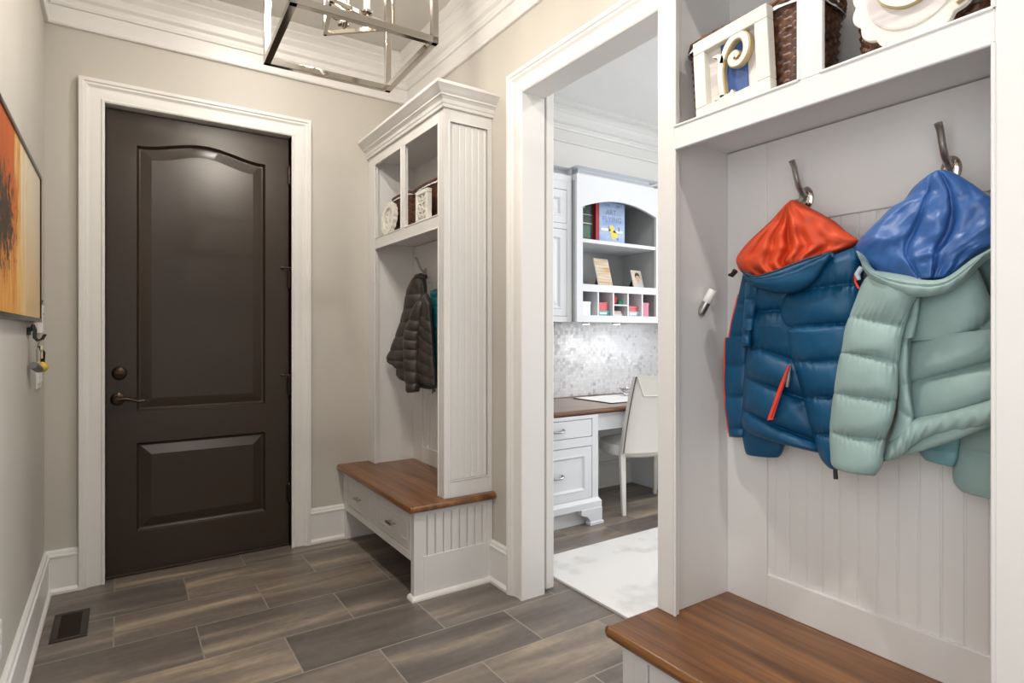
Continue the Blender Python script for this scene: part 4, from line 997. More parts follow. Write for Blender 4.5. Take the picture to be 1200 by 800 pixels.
# key hook and keys
kh = thing('key_hook', 'dark twisted wire key hook on the wall below the canvas corner', 'key hook', (XL, 3.10, 1.20))
m = MB(); m.box(XL, XL + .006, 3.06, 3.14, 1.255, 1.285)
for k, y in enumerate((3.07, 3.10, 3.14)):
    m.tube([(XL + .006, y, 1.27), (XL + .016, y + .004, 1.295), (XL + .022, y - .004, 1.275), (XL + .020, y + .004, 1.245), (XL + .030, y + .006, 1.232), (XL + .044, y + .01, 1.240), (XL + .052, y + .012, 1.258)], .0035, 8)
build('wire_hook', m, 'rope', kh, smooth=60)
kr = thing('key_ring', 'bunch of keys with cream tag and mustard ball on the wire hook', 'keys', (XL + .04, 3.11, 1.10))
m = MB(); c = Vector((XL + .040, 3.11, 1.222)); m.tube([c + Vector((.004 * math.sin(a), .016 * math.cos(a), .016 * math.sin(a))) for a in [2 * PI * i / 24 for i in range(25)]], .0018, 8); build('split_ring', m, 'steel', kr, smooth=60)
m = MB(); m.prism([(-.020, .052), (.022, .052), (.026, .040), (.010, .026), (.010, 0), (-.006, 0), (-.008, .026), (-.024, .036)], (XL + .046, 3.112, 1.160), (0, 1, 0), (0, 0, 1), (1, 0, 0), .006); build('tag', m, 'cream', kr, bevel=.002)
m = MB(); m.lathe([(.0, -.022), (.012, -.018), (.020, -.008), (.022, 0), (.020, .008), (.012, .018), (0, .022)], (XL + .048, 3.135, 1.125), (0, 0, 1), 20); build('ball', m, 'ylw', kr, smooth=80)
m = MB(); m.tube([(XL + .028, 3.05, 1.136), (XL + .032, 3.08, 1.130), (XL + .040, 3.118, 1.118)], [.013, .016, .015], 14); build('torch', m, 'gtube', kr, smooth=50)
m = MB(); m.tube([(XL + .040, 3.125, 1.21), (XL + .050, 3.150, 1.185), (XL + .048, 3.160, 1.150), (XL + .046, 3.165, 1.130)], [.004, .009, .008, .009], 10, flat=.4); build('car_key', m, 'black', kr, smooth=50)
m = MB(); m.box(XL + .034, XL + .037, 3.088, 3.104, 1.145, 1.20); build('key', m, 'steel', kr, bevel=.001)
kh.location.y -= .10; kr.location.y -= .09; kr.location.x -= .008
# floor vent
fv = thing('floor_vent', 'dark bronze slotted floor register beside the entry door', 'floor vent', (-.175, 3.173, 0))
vx0, vx1, vy0, vy1 = -.240, -.112, 3.025, 3.322
m = MB(); fl = .026
m.box(vx0, vx1, vy0, vy0 + fl, 0, .004); m.box(vx0, vx1, vy1 - fl, vy1, 0, .004); m.box(vx0, vx0 + fl, vy0 + fl, vy1 - fl, 0, .004); m.box(vx1 - fl, vx1, vy0 + fl, vy1 - fl, 0, .004); build('rim', m, 'ventm', fv, bevel=.0015)
m = MB(); m.box(vx0 + fl, vx1 - fl, vy0 + fl, vy1 - fl, .0003, .0008); build('duct_shade', m, 'vent_shade', fv)  # thin sheet, shade between the louvers put into its colour
n = 16
for k in range(n):
    y = vy0 + fl + (vy1 - vy0 - 2 * fl) * (k + .5) / n; m = MB(); m.obox(((vx0 + vx1) / 2, y, .0022), ((vx1 - vx0) / 2 - fl, 0, 0), (0, .0026, .0008), (0, 0, .0012)); build('louver', m, 'ventm', fv)

# ---------------------------------------------------------------- office
YW = YB + .005
m = MB(); m.box(XO + .001, OX1, YW - .012, YW, .765, 1.345); struct('trim_7', m, 'mosaic', 'marble mosaic backsplash above the office desk', 'backsplash')
# rug
m = MB()
def rugf(u, v):
    x, y = 1.86 + 2.4 * u, .85 + 1.786 * v; return Vector((x, y, .012 + .0015 * noise.noise(Vector((x * 5, y * 5, 0)))))
m.grid(rugf, 60, 45); m.box(1.86, 4.26, .85, 2.636, .001, .0115); rg = tag(build('area_rug', m, 'rug', smooth=40), 'ivory patterned rug on the office floor', 'rug')
# desk drawer pedestal
dk = thing('desk_pedestal', 'white drawer pedestal with bracket feet under the office desk', 'desk cabinet', (2.3, 3.28, 0))
dx_0, dx_1, yf = 1.955, 2.661, 2.965
m = MB(); m.box(dx_0, dx_1, yf + .002, YW - .013, .11, .724); build('carcass', m, 'oak', dk, bevel=.002)
m = MB()
for a, b, c, d_ in ((dx_0, 2.012, .11, .724), (2.608, dx_1, .11, .724), (2.012, 2.608, .700, .724), (2.012, 2.608, .522, .580), (2.012, 2.608, .11, .172)): m.box(a, b, yf - .018, yf + .003, c, d_)
build('face_frame', m, 'oak', dk, bevel=.002)
g = .004
m = MB(); m.box(2.012 + g, 2.608 - g, yf - .016, yf + .001, .580 + g, .700 - g); dr = build('drawer', m, 'oak', dk, bevel=.002)
def bow(p, w_, root):
    m = MB(); x, y, z = p; m.tube([(x - w_, y, z + .004), (x - w_ * .9, y - .018, z), (x - w_ * .4, y - .030, z - .004), (x + w_ * .4, y - .030, z - .004), (x + w_ * .9, y - .018, z), (x + w_, y, z + .004)], .008, 10, up=(0, 0, 1)); build('drawer_pull', m, 'steel', root, smooth=60)
bow((2.31, yf - .016, .640), .055, dr)
m = MB(); m.panel((2.012 + g, yf - .016, .172 + g), (1, 0, 0), (0, 0, 1), (0, -1, 0), .596 - 2 * g, .350 - 2 * g, [(0, .012), (0, 0), (.052, 0), (.056, -.003), (.062, -.002), (.074, .009), (.078, .009)]); fdw = build('file_drawer', m, 'oak', dk)
bow((2.31, yf - .008, .345), .055, fdw)
m = MB(); pr = [(0, .11), (-.016, .11), (-.016, .150), (-.010, .160), (-.004, .168), (0, .175)]
m.sweep([(dx_0, yf - .018, 0), (dx_1, yf - .018, 0), (dx_1, YW - .02, 0)][::1], (0, 0, 1), [(a, b) for a, b in pr]); build('base_moulding', m, 'oak', dk, smooth=30)
for x0, sgn in ((dx_1 + .016, -1), (dx_0 - .010, 1)):
    m = MB(); poly = [(0, 0), (sgn * .10, 0), (sgn * .105, .030), (sgn * .130, .060), (sgn * .18, .075), (sgn * .18, .11), (0, .11)]
    m.prism(poly, (x0, yf - .040, 0), (1, 0, 0), (0, 0, 1), (0, 1, 0), .045); m.box(min(x0, x0 + sgn * .04), max(x0, x0 + sgn * .04), yf, yf + .12, 0, .11); m.box(min(x0 - sgn * .008, x0 + sgn * .110), max(x0 - sgn * .008, x0 + sgn * .110), yf - .047, yf + .004, 0, .022); build('bracket_foot', m, 'oak', dk, bevel=.003)
m = MB(); m.box(dx_0, dx_1, yf + .02, yf + .04, .0, .11); build('plinth', m, 'oak', dk)
# right pedestal, behind the chair
dk2 = thing('desk_pedestal', 'white desk pedestal beyond the leather chair', 'desk cabinet', (3.9, 3.28, 0))
m = MB(); m.box(3.62, 4.33, yf, YW - .013, 0, .724); build('carcass', m, 'oak', dk2, bevel=.002)
m = MB(); m.panel((3.66, yf - .001, .16), (1, 0, 0), (0, 0, 1), (0, -1, 0), .63, .52, [(0, 0), (0, -.012), (.05, -.012), (.06, -.004)]); build('drawer', m, 'oak', dk2)
# apron drawer above the knee space
ap = thing('apron_drawer', 'shallow white pencil drawer above the knee space', 'drawer', (3.14, 3.0, .60))
m = MB(); m.box(2.663, 3.618, 2.985, 3.005, .606, .724); m.box(2.663, 3.618, 3.005, 3.40, .612, .63); build('rail', m, 'oak', ap, bevel=.0015)
m = MB(); m.panel((2.705, 2.9845, .626), (1, 0, 0), (0, 0, 1), (0, -1, 0), .87, .078, [(0, 0), (.0015, .003), (.004, .003), (.005, 0)]); build('drawer_front', m, 'oak', ap)
# desk top
m = MB(); x0, x1, y0, y1 = 1.93, 4.36, 2.945, YW - .013; prof = [(y1, .726), (y0 + .006, .726)]
for i in range(9):
    a = -PI / 2 + PI * i / 8; prof.append((y0 + .016 - .016 * math.cos(a), .744 + .016 * math.sin(a)))
prof.append((y1, .760)); m.prism(prof, (x0, 0, 0), (0, 1, 0), (0, 0, 1), (1, 0, 0), x1 - x0)
tag(build('worktop', m, 'dwood', smooth=35), 'long walnut desk top below the marble backsplash', 'worktop')
# desk pad
dp = thing('desk_pad', 'flat white desk pad lying on the walnut desk', 'desk pad', (3.25, 3.3, .7605))
m = MB(); m.box(2.925, 3.60, 3.10, 3.52, .7605, .7645); build('pad', m, 'paper', dp, bevel=.001)
m = MB(); m.box(2.919, 2.925, 3.095, 3.52, .7605, .7665); m.box(2.919, 3.60, 3.095, 3.10, .7605, .7665); build('edge_binding', m, 'black', dp)
# glass dish
m = MB(); c = onz(733, 463, .765); c.y = min(c.y, 3.44); n = 20
pf = [(.024, 0), (.030, .004), (.020, .012), (.024, .022), (.050, .046), (.064, .060), (.060, .062), (.044, .048), (.014, .026), (.0, .025)]
m.lathe(pf, (c.x, 3.42, .7648), (0, 0, 1), 10); tag(build('glass_dish', m, 'glass', smooth=20), 'small cut glass dish on the desk pad', 'dish')

# hutch
hx0, hx1, hy = 2.704, 3.573, 3.22
hu = thing('hutch', 'white arched desk hutch with shelf and five pigeonholes', 'hutch', ((hx0 + hx1) / 2, 3.42, 1.345))
ox0, ox1 = 2.760, 3.516
m = MB(); yb_ = YW - .001
m.box(hx0, ox0, hy, hy + .022, 1.345, 2.36); m.box(ox1, hx1, hy, hy + .022, 1.345, 2.36); m.box(ox0, ox1, hy, hy + .022, 1.345, 1.394); m.box(ox0, ox1, hy, hy + .022, 1.566, 1.618)
NA = 32
arc = lambda q: 2.172 + .075 * math.sin(PI * q) ** .9
for i in range(NA):
    a, b = i / NA, (i + 1) / NA; xa, xb = ox0 + (ox1 - ox0) * a, ox0 + (ox1 - ox0) * b
    m.prism([(xa, arc(a)), (xb, arc(b)), (xb, 2.36), (xa, 2.36)], (0, hy, 0), (1, 0, 0), (0, 0, 1), (0, 1, 0), .022)
build('face_frame', m, 'oak', hu)
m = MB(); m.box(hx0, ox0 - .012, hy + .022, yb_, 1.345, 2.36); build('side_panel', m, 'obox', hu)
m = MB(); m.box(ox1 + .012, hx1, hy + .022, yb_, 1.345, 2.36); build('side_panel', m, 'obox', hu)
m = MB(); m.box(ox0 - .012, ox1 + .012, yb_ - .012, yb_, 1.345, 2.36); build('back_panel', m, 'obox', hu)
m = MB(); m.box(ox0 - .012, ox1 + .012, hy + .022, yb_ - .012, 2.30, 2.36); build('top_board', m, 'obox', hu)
m = MB(); m.box(ox0 - .012, ox1 + .012, hy + .022, yb_ - .012, 1.345, 1.394); build('bottom_board', m, 'oak', hu)
m = MB(); m.box(ox0 - .011, ox1 + .011, hy + .004, yb_ - .012, 1.917, 1.945); build('shelf', m, 'oak', hu, bevel=.003)
m = MB(); m.box(ox0 - .012, ox1 + .012, hy + .022, yb_ - .012, 1.592, 1.618); build('shelf', m, 'oak', hu)
cw = (ox1 - ox0) / 5
for k in range(1, 5):
    m = MB(); m.box(ox0 + cw * k - .007, ox0 + cw * k + .007, hy + .004, yb_ - .012, 1.394, 1.592); build('pigeonhole_divider', m, 'oak', hu)
m = MB(); m.box(ox0 + cw * 2 + .007, ox0 + cw * 3 - .007, hy + .004, yb_ - .012, 1.470, 1.480); build('pigeonhole_shelf', m, 'oak', hu)
OCR = [(-.0, 0), (-.010, 0), (-.012, .008), (-.016, .012), (-.018, .030), (-.028, .042), (-.034, .044), (-.034, .054), (-.054, .072), (-.062, .084), (-.066, .086), (-.066, .10), (0, .10)]
m = MB(); m.sweep([(hx1, yb_, 2.36), (hx1, hy, 2.36), (hx0, hy, 2.36), (hx0, yb_, 2.36)], (0, 0, 1), OCR); m.box(hx0, hx1, hy, yb_, 2.36, 2.40); build('crown_moulding', m, 'oak', hu, smooth=25)
# puck lamps below the hutch
for x in (2.98, 3.30):
    pk = thing('puck_lamp', 'small round lamp under the hutch, nearer the wall cabinet' if x < 3.1 else 'small round lamp under the hutch, above the leather chair', 'lamp', (x, 3.44, 1.3445), group='puck lamps under the hutch')
    m = MB(); m.lathe([(.034, 0), (.034, .008), (.028, .010), (0, .010)], (x, 3.44, 1.3445), (0, 0, -1), 20); build('housing', m, 'steel', pk, smooth=40)
    m = MB(); m.lathe([(.026, 0), (.024, .002), (0, .002)], (x, 3.44, 1.3345), (0, 0, -1), 20); build('lens', m, 'led', pk)
    lt = bpy.data.lights.new('puck_light', 'SPOT'); lt.energy = 1.5; lt.color = (1, .96, .90); lt.shadow_soft_size = .025; lt.spot_size = 2.6; lt.spot_blend = .6
    lo = bpy.data.objects.new('puck_light', lt); COL.objects.link(lo); lo.location = (x, 3.44, 1.33)
# wall cabinets either side
def wallcab(x0, x1, label):
    r = thing('wall_cabinet', label, 'cabinet', ((x0 + x1) / 2, 3.45, 1.345)); y = 3.27
    m = MB(); m.box(x0, x1, y + .02, yb_, 1.345, 2.345); build('carcass', m, 'oak', r)
    m = MB(); d0, d1 = x0 + .05, x1 - .045
    for a, b, c, d_ in ((x0, d0, 1.345, 2.345), (d1, x1, 1.345, 2.345), (d0, d1, 1.345, 1.385), (d0, d1, 2.285, 2.345), (d0, d1, 2.005, 2.045)): m.box(a, b, y, y + .021, c, d_)
    build('face_frame', m, 'oak', r, bevel=.002)
    for c, d_ in ((1.385, 2.005), (2.045, 2.285)):
        m = MB(); m.panel((d0 + .003, y + .002, c + .003), (1, 0, 0), (0, 0, 1), (0, -1, 0), d1 - d0 - .006, d_ - c - .006, [(0, .015), (0, 0), (.048, 0), (.052, -.003), (.058, -.002), (.070, .010), (.080, .010), (.105, .003), (.11, .003)]); build('door', m, 'oak', r)
    m = MB(); m.sweep([(x1, y, 2.345), (x0, y, 2.345)], (0, 0, 1), OCR); m.box(x0, x1, y, yb_, 2.345, 2.39); build('crown_moulding', m, 'oak', r, smooth=25)
wallcab(2.10, 2.700, 'white panelled wall cabinet beside the arched hutch')
wallcab(3.577, 4.15, 'white wall cabinet beyond the pigeonholes')

# books
def text_mesh(mb, body, o, ex, ez, n, size, th=.0012, align='CENTER'):
    cu = bpy.data.curves.new('t', 'FONT'); cu.body = body; cu.size = size; cu.align_x = align; cu.extrude = 0
    ob = bpy.data.objects.new('t', cu); COL.objects.link(ob); dg = bpy.context.evaluated_depsgraph_get(); me = ob.evaluated_get(dg).to_mesh()
    o = Vector(o); ex = Vector(ex); ez = Vector(ez); n = Vector(n)
    mb.add([o + ex * v.co.x + ez * v.co.y + n * th for v in me.vertices], [tuple(p.vertices) for p in me.polygons])
    ob.evaluated_get(dg).to_mesh_clear(); bpy.data.objects.remove(ob); bpy.data.curves.remove(cu); return mb
ZS = 1.9455
b1 = thing('book', 'large pale blue aviation book facing out on the hutch shelf', 'book', (3.14, 3.33, ZS), group='books on the hutch shelf')
bx0, bx1, by, bh = 3.005, 3.270, 3.32, .318
m = MB(); m.box(bx0, bx1, by, by + .004, ZS, ZS + bh); m.box(bx0, bx1, by + .030, by + .034, ZS, ZS + bh); m.box(bx0, bx0 + .004, by, by + .034, ZS, ZS + bh); build('cover', m, 'sky', b1, bevel=.001)
m = MB(); m.box(bx0 + .004, bx1 - .005, by + .004, by + .030, ZS + .003, ZS + bh - .003); build('pages', m, 'mat_white', b1)
m = MB(); m.box(bx1, bx1 + .012, by + .01, by + .034, ZS, ZS + bh); build('back_flap', m, 'bluecard', b1)
m = MB(); cxb = (bx0 + bx1) / 2
text_mesh(m, 'ART', (cxb - .01, by, ZS + .222), (1, 0, 0), (0, 0, 1), (0, -1, 0), .056); text_mesh(m, 'FLYING', (cxb, by, ZS + .166), (1, 0, 0), (0, 0, 1), (0, -1, 0), .060); text_mesh(m, 'THE        OF', (cxb, by, ZS + .282), (1, 0, 0), (0, 0, 1), (0, -1, 0), .03)
build('title', m, 'ltext', b1)
m = MB(); yy = by - .0015
m.box(bx0 + .02, bx0 + .115, yy, by, ZS + .098, ZS + .116); m.box(bx0 + .145, bx1 - .02, yy, by, ZS + .090, ZS + .106); build('wing_print', m, 'paper', b1)
m = MB(); m.prism([(.10, .128), (.125, .150), (.150, .130), (.160, .105), (.190, .085), (.196, .060), (.170, .052), (.150, .030), (.130, .045), (.120, .080), (.095, .100)], (bx0, yy, ZS), (1, 0, 0), (0, 0, 1), (0, 1, 0), .0015); build('plane_print', m, 'yellow', b1)
m = MB(); m.box(bx0 + .095, bx0 + .105, yy - .0005, by, ZS + .095, ZS + .130); m.box(bx0 + .185, bx0 + .20, yy, by, ZS + .035, ZS + .05); m.box(bx0 + .20, bx0 + .21, yy, by, ZS + .10, ZS + .135); build('engine_print', m, 'ltext', b1)
b2 = thing('book', 'tall red spined book standing between the dark green and pale blue books', 'book', (2.985, 3.37, ZS), group='books on the hutch shelf')
m = MB(); m.box(2.962, 2.999, 3.310, 3.316, ZS, ZS + .30); m.box(2.962, 2.966, 3.31, 3.52, ZS, ZS + .30); m.box(2.995, 2.999, 3.31, 3.52, ZS, ZS + .30); build('cover', m, 'red', b2, bevel=.001)
m = MB(); m.box(2.966, 2.995, 3.316, 3.515, ZS + .003, ZS + .296); build('pages', m, 'mat_white', b2)
b3 = thing('book', 'dark green book facing out at the end of the hutch shelf', 'book', (2.86, 3.34, ZS), group='books on the hutch shelf')
m = MB(); m.box(2.765, 2.955, 3.335, 3.339, ZS, ZS + .30); m.box(2.765, 2.955, 3.365, 3.369, ZS, ZS + .30); m.box(2.765, 2.769, 3.335, 3.369, ZS, ZS + .30); build('cover', m, 'dkgreen', b3, bevel=.001)
m = MB(); m.box(2.769, 2.950, 3.339, 3.365, ZS + .003, ZS + .297); build('pages', m, 'mat_white', b3)
m = MB(); m.box(2.79, 2.93, 3.3335, 3.335, ZS + .03, ZS + .12); build('cover_print', m, 'dgprint', b3)
m = MB(); m.box(2.775, 2.95, 3.3338, 3.335, ZS + .135, ZS + .142); m.box(2.84, 2.95, 3.3338, 3.335, ZS + .20, ZS + .205); m.box(2.862, 2.876, 3.3338, 3.335, ZS + .25, ZS + .28); build('cover_rule', m, 'bluegrey', b3)
# photo frames (local: x along, y depth, leaning back)
def photo(name_label, c, w_, h, rz, lean, pic, frame='ltr', kind=None):
    r = thing('photo_frame', name_label, 'photo frame', c, (math.radians(-lean), 0, rz), local=True, group='photo frames in the hutch')
    t = .006
    m = MB(); m.box(-w_ / 2, w_ / 2, 0, .010, 0, h); build('frame', m, frame, r, bevel=.0015)
    m = MB(); m.box(-w_ / 2 + t, w_ / 2 - t, -.0012, 0, t, h - t); build('print', m, pic, r)
    m = MB(); m.prism([(0, .75 * h), (.0, .70 * h), (.075, .075 * math.tan(math.radians(lean)) + .004), (.085, .085 * math.tan(math.radians(lean)) + .004)], (-.02, .010, 0), (0, 1, 0), (0, 0, 1), (1, 0, 0), .04); build('easel_back', m, 'black', r)
    return r
ZH = 1.6185
photo('leaning photo of a golden beach at sunset, centre of the hutch', (3.035, 3.275, ZH), .165, .215, math.radians(8), 14, 'ph_beach')
p = photo('small leaning portrait photo of a dark haired boy', (3.395, 3.285, ZH), .122, .145, math.radians(6), 14, 'ph_face')
m = MB(); m.prism([(-.040, .006), (.046, .006), (.040, .030), (.018, .044), (-.012, .044), (-.034, .030)], (0, -.0016, 0), (1, 0, 0), (0, 0, 1), (0, 1, 0), .0006); build('print_shirt', m, 'shirt', p)
m = MB(); m.prism([(.003 + .024 * math.cos(2 * PI * i / 24), .078 + .034 * math.sin(2 * PI * i / 24)) for i in range(24)] , (0, -.0020, 0), (1, 0, 0), (0, 0, 1), (0, 1, 0), .0006); m.box(-.006, .014, -.0020, -.0014, .036, .052); build('print_face', m, 'skin', p)
m = MB(); m.prism([(-.026, .078), (-.030, .104), (-.014, .124), (.012, .126), (.030, .112), (.030, .080), (.022, .096), (.004, .102), (-.014, .098)], (0, -.0024, 0), (1, 0, 0), (0, 0, 1), (0, 1, 0), .0006)
for ex_ in (-.007, .012): m.box(ex_ - .004, ex_ + .004, -.0024, -.0018, .081, .085)
m.box(-.002, .010, -.0024, -.0018, .061, .063); build('print_hair', m, 'hair', p)
p = photo('small leaning photo of a dark haired woman half hidden by the hutch edge', (2.775, 3.285, ZH), .115, .155, math.radians(10), 14, 'ph_dark')

# pigeonhole contents
def bxo(name, x0, x1, y0, y1, z0, z1, mt, label, catg, lid=None):
    r = thing(name, label, catg, ((x0 + x1) / 2, (y0 + y1) / 2, z0), group='card boxes in the pigeonholes')
    if lid:
        m = MB(); m.box(x0, x1, y0, y1, z0, z1 - .016); build('box_body', m, mt, r, bevel=.001)
        m = MB(); m.box(x0 - .002, x1 + .002, y0 - .002, y1 + .002, z1 - .018, z1); build('lid', m, lid, r, bevel=.001)
    else:
        m = MB(); m.box(x0, x1, y0, y1, z0, z1); build('box_body', m, mt, r, bevel=.0015)
    return r
zb = 1.3945; yc = hy + .03; ck = lambda k: ox0 + cw * k
bxo('card_box', ck(0) + .012, ck(0) + .098, yc, yc + .12, zb, zb + .100, 'paper', 'plain white box in the end pigeonhole', 'box', 'paper')
r = bxo('card_box', ck(1) + .012, ck(1) + .140, yc, yc + .14, zb, zb + .040, 'teal', 'teal box at the bottom of a pigeonhole, under the deep coral one', 'box', 'teal')
m = MB(); m.box(ck(1) + .035, ck(1) + .105, yc - .0035, yc - .002, zb + .010, zb + .026); build('label_card', m, 'paper', r)
bxo('card_box', ck(1) + .018, ck(1) + .118, yc + .004, yc + .11, zb + .0405, zb + .098, 'coral', 'deep coral box on top of the teal box', 'box', 'coral')
r = bxo('card_box', ck(3) + .012, ck(3) + .140, yc, yc + .14, zb, zb + .038, 'bluegrey', 'pale blue grey box under a slim coral box', 'box', 'bluegrey')
m = MB(); m.box(ck(3) + .040, ck(3) + .110, yc - .0035, yc - .002, zb + .010, zb + .026); build('label_card', m, 'paper', r)
bxo('card_box', ck(3) + .020, ck(3) + .128, yc + .004, yc + .11, zb + .0385, zb + .078, 'coral', 'slim coral box on the pale blue grey box', 'box', 'coral')
bxo('card_box', ck(4) + .020, ck(4) + .098, yc, yc + .12, zb, zb + .108, 'pinkc', 'upright dusty pink box in the last pigeonhole', 'box', 'pinkc')
for k, (mt, h, lb) in enumerate((('mat_white', .014, 'thin cream notebook lowest in the split pigeonhole'), ('coral', .012, 'thin coral notebook in the middle of the notebook pile'), ('red', .012, 'thin dark red notebook on top of the notebook pile'))):
    z = zb + sum((.014, .0125, .0125)[:k]); nb = thing('notebook', lb, 'notebook', (ck(2) + .06, yc + .06, z), group='notebooks in the split pigeonhole')
    m = MB(); m.box(ck(2) + .012, ck(2) + .118 - k * .006, yc + .002, yc + .13, z, z + h - .0006); build('cover', m, mt, nb, bevel=.001)
    m = MB(); m.box(ck(2) + .0125, ck(2) + .117 - k * .006, yc + .001, yc + .003, z + .002, z + h - .003); build('pages', m, 'mat_white', nb)
# coral bow and green pot
rb = thing('gift_bow', 'coral ribbon bow in the upper half of the split pigeonhole', 'bow', (ck(2) + .055, yc + .03, 1.4805))
m = MB()
bx_, bz_ = ck(2) + .052, 1.520
for k in range(7):
    a = 2 * PI * k / 7 + .3; dv = Vector((math.cos(a), -.25, math.sin(a))).normalized(); ln = .034
    m.lathe([(.003, 0), (.009, ln * .25), (.013, ln * .6), (.010, ln * .9), (.002, ln)], (bx_, yc + .035, bz_), dv, 12)
m.lathe([(.002, -.012), (.010, -.006), (.011, .004), (.003, .012)], (bx_, yc + .025, bz_), (0, -1, 0), 12)
for q in (-1, 1): m.tube([(bx_, yc + .035, bz_ - .01), (bx_ + q * .014, yc + .032, bz_ - .022), (bx_ + q * .020, yc + .03, 1.4825)], [.006, .008, .009], 8, flat=.4)
build('ribbon', m, 'coral', rb, smooth=60)
m = MB(); m.lathe([(.014, 0), (.020, .006), (.021, .022), (.016, .030), (.012, .030), (.012, .036), (0, .036)], (ck(2) + .115, yc + .03, 1.4803), (0, 0, 1), 20); tag(build('trinket_pot', m, 'green', smooth=40), 'tiny green lidded pot beside the coral bow', 'pot')

# desk chair (local: faces +y, rear legs at y = 0)
ch = thing('desk_chair', 'white leather high backed chair pulled up to the office desk', 'chair', (3.13, 2.911, 0), (0, 0, math.radians(-20)), local=True)
m = MB()
def backf(u, v):
    # u around, v up
    z = .435 + .535 * v; hw = .245 - .045 * v + .004 * math.sin(PI * v); yo = -.02 - .115 * v ** 1.25; th = .045 - .012 * v
    a = 2 * PI * u; n_ = 6; c, s_ = math.cos(a), math.sin(a); rr = (abs(c / hw) ** n_ + abs(s_ / th) ** n_) ** (-1 / n_)
    return Vector((rr * c, yo + rr * s_, z - .02 * (1 - v) * (1 - (rr * c / hw) ** 2) * 0))
m.grid(backf, 64, 30, True); t_ = [backf(i / 64, 1) + Vector((0, 0, 0)) for i in range(64)]; m.add(t_, [tuple(range(64))]); b_ = [backf(i / 64, 0) for i in range(64)]; m.add(b_, [tuple(range(64))])
bk = build('backrest', m, 'leather', ch, smooth=50, bevel=0)
m = MB()
for sx in (-1, 1):
    pts = []
    for i in range(25):
        v = i / 24; p = backf(0.0, v); hw = .245 - .045 * v + .004 * math.sin(PI * v); pts.append((sx * (hw - .004), -.02 - .115 * v ** 1.25 - (.045 - .012 * v) + .003, .435 + .535 * v))
    m.tube(pts, .0045, 8)
m.tube([(-.196, -.165, .968), (.196, -.165, .968)], .0045, 8); build('piping', m, 'piping', bk, smooth=60)
m = MB()   # folded flap over the top
def flap(u, v):
    x = (u - .5) * 2; w_ = .190 - .06 * v; z = .972 - .135 * v; vv = (z - .435) / .535; y = -.02 - .115 * vv ** 1.25 - (.045 - .012 * vv) - .006
    return Vector((x * w_, y, z))
m.grid(flap, 20, 14); m.grid(lambda u, v: flap(u, v) + Vector((0, .010, 0)), 20, 14)
e_ = [flap(0, i / 14) for i in range(15)] + [flap(i / 20, 1) for i in range(21)] + [flap(1, 1 - i / 14) for i in range(15)]
m.tube(e_, .004, 8); build('head_flap', m, 'leather', bk, smooth=50)
m = MB()
def seatf(u, v):
    a = 2 * PI * u; c, s_ = math.cos(a), math.sin(a); n_ = 3.2; pr = [(.90, .385), (1.0, .400), (1.0, .445), (.97, .470), (.80, .485), (.0, .492)]
    q = v * 5; i = min(int(q), 4); f = q - i; r_, z = pr[i][0] + (pr[i + 1][0] - pr[i][0]) * f, pr[i][1] + (pr[i + 1][1] - pr[i][1]) * f
    rr = (abs(c / .265) ** n_ + abs(s_ / .235) ** n_) ** (-1 / n_) * r_; return Vector((rr * c, .23 + rr * s_, z))
m.grid(seatf, 64, 20, True); m.add([seatf(i / 64, 0) for i in range(64)], [tuple(range(64))]); build('seat', m, 'leather', ch, smooth=50)
for sx in (-1, 1):
    for yy, y2 in ((.0, -.03), (.42, .43)):
        m = MB(); z0 = .44 if yy == 0 else .40
        m.add([(sx * (.225 if yy == 0 else .248) + a * w_, yq + b * w_, z) for (yq, z, w_) in ((y2, 0, .013), (yy, z0, .020)) for a, b in ((-1, -1), (1, -1), (1, 1), (-1, 1))], [(0, 1, 5, 4), (1, 2, 6, 5), (2, 3, 7, 6), (3, 0, 4, 7), (0, 3, 2, 1), (4, 5, 6, 7)]); build('leg', m, 'leather', ch, bevel=.003)

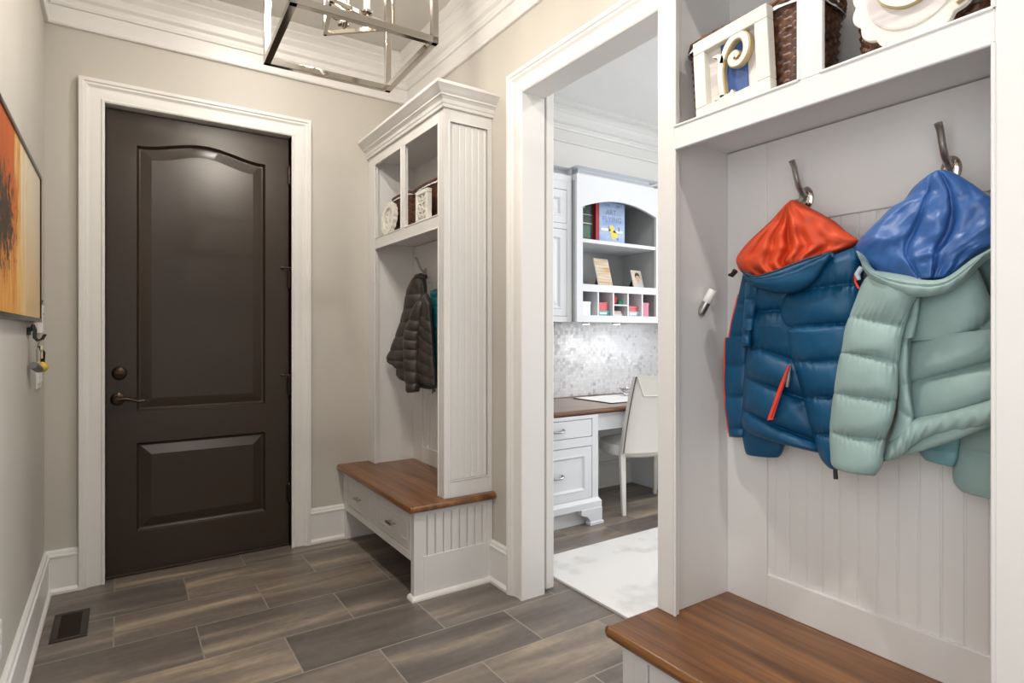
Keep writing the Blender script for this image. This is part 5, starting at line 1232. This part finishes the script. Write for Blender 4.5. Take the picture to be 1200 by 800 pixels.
# ---------------------------------------------------------------- lamps, daylight and added lights
def area(name, loc, rot_, sx, sy, e, col, spread=None):
    lt = bpy.data.lights.new(name, 'AREA'); lt.shape = 'RECTANGLE'; lt.size = sx; lt.size_y = sy; lt.energy = e; lt.color = col
    lo = bpy.data.objects.new(name, lt); COL.objects.link(lo); lo.location = loc; lo.rotation_euler = rot_; return lo
area('hall_fill', (.65, YF - .16, 1.25), (PI / 2, 0, PI), 1.15, 2.2, 54, (1, .985, .965))  # added fill through the unseen opening behind the camera
area('side_fill', (XL - .16, -.1, 1.5), (PI / 2, 0, -PI / 2), 1.6, 1.5, 15, (1, .985, .97))  # added fill for the near locker, through the unseen side window
area('daylight_office', (OX1 + .16, 1.4, 1.65), (PI / 2, 0, PI / 2), 1.7, 1.45, 56, (.92, .96, 1))
def can(x, y, label, e, col, size=.13):
    r = thing('ceiling_downlight', label, 'ceiling light', (x, y, ZC - .006), group='recessed ceiling lights')
    m = MB(); n = 32; vs = []; fs = []
    for i in range(n):
        a = 2 * PI * i / n
        for rr, z in ((.060, ZC), (.060, ZC - .004), (.085, ZC - .006), (.088, ZC)): vs.append((x + rr * math.cos(a), y + rr * math.sin(a), z))
    for i in range(n):
        for k in range(3): fs.append((i * 4 + k, i * 4 + k + 1, ((i + 1) % n) * 4 + k + 1, ((i + 1) % n) * 4 + k))
    m.add(vs, fs); build('trim_ring', m, 'plate', r, smooth=40)
    m = MB(); m.lathe([(.060, 0), (.060, .003), (0, .003)], (x, y, ZC), (0, 0, -1), 32); build('lens', m, 'led', r)
    lt = bpy.data.lights.new('downlight_lamp', 'AREA'); lt.shape = 'DISK'; lt.size = size; lt.energy = e; lt.color = col
    lo = bpy.data.objects.new('downlight_lamp', lt); COL.objects.link(lo); lo.location = (x, y, ZC - .012)
can(.66, 1.0, 'recessed hall ceiling light in front of the coat locker', 13, (1, .94, .86))
can(.62, -.7, 'added unseen hall ceiling light behind the camera', 14, (1, .94, .86))  # unseen lamp added to light the hall
can(.62, 2.92, 'added unseen ceiling light brightening the entry door wall', 6, (1, .94, .86))  # lamp added out of view to balance the darker far end
can(3.0, 2.2, 'added unseen office ceiling light in front of the hutch', 8, (1, .97, .94))  # unseen lamp added to light the office
can(2.6, .8, 'added unseen office ceiling light over the near end of the rug', 7, (1, .97, .94))  # second unseen lamp added for the office
w = bpy.data.worlds.new('daylight'); C.world = w; w.use_nodes = True; bg = w.node_tree.nodes['Background']; bg.inputs[0].default_value = (.85, .92, 1, 1); bg.inputs[1].default_value = .6

C.view_settings.view_transform = 'Standard'; C.view_settings.look = 'None'; C.view_settings.gamma = 1; C.view_settings.exposure = 0.6
C.view_settings.use_curve_mapping = False
C.cycles.max_bounces = 10; C.cycles.diffuse_bounces = 6; C.cycles.glossy_bounces = 4; C.cycles.transmission_bounces = 6
C.cycles.sample_clamp_indirect = 6; C.cycles.caustics_reflective = False; C.cycles.caustics_refractive = False
C.cycles.use_denoising = True
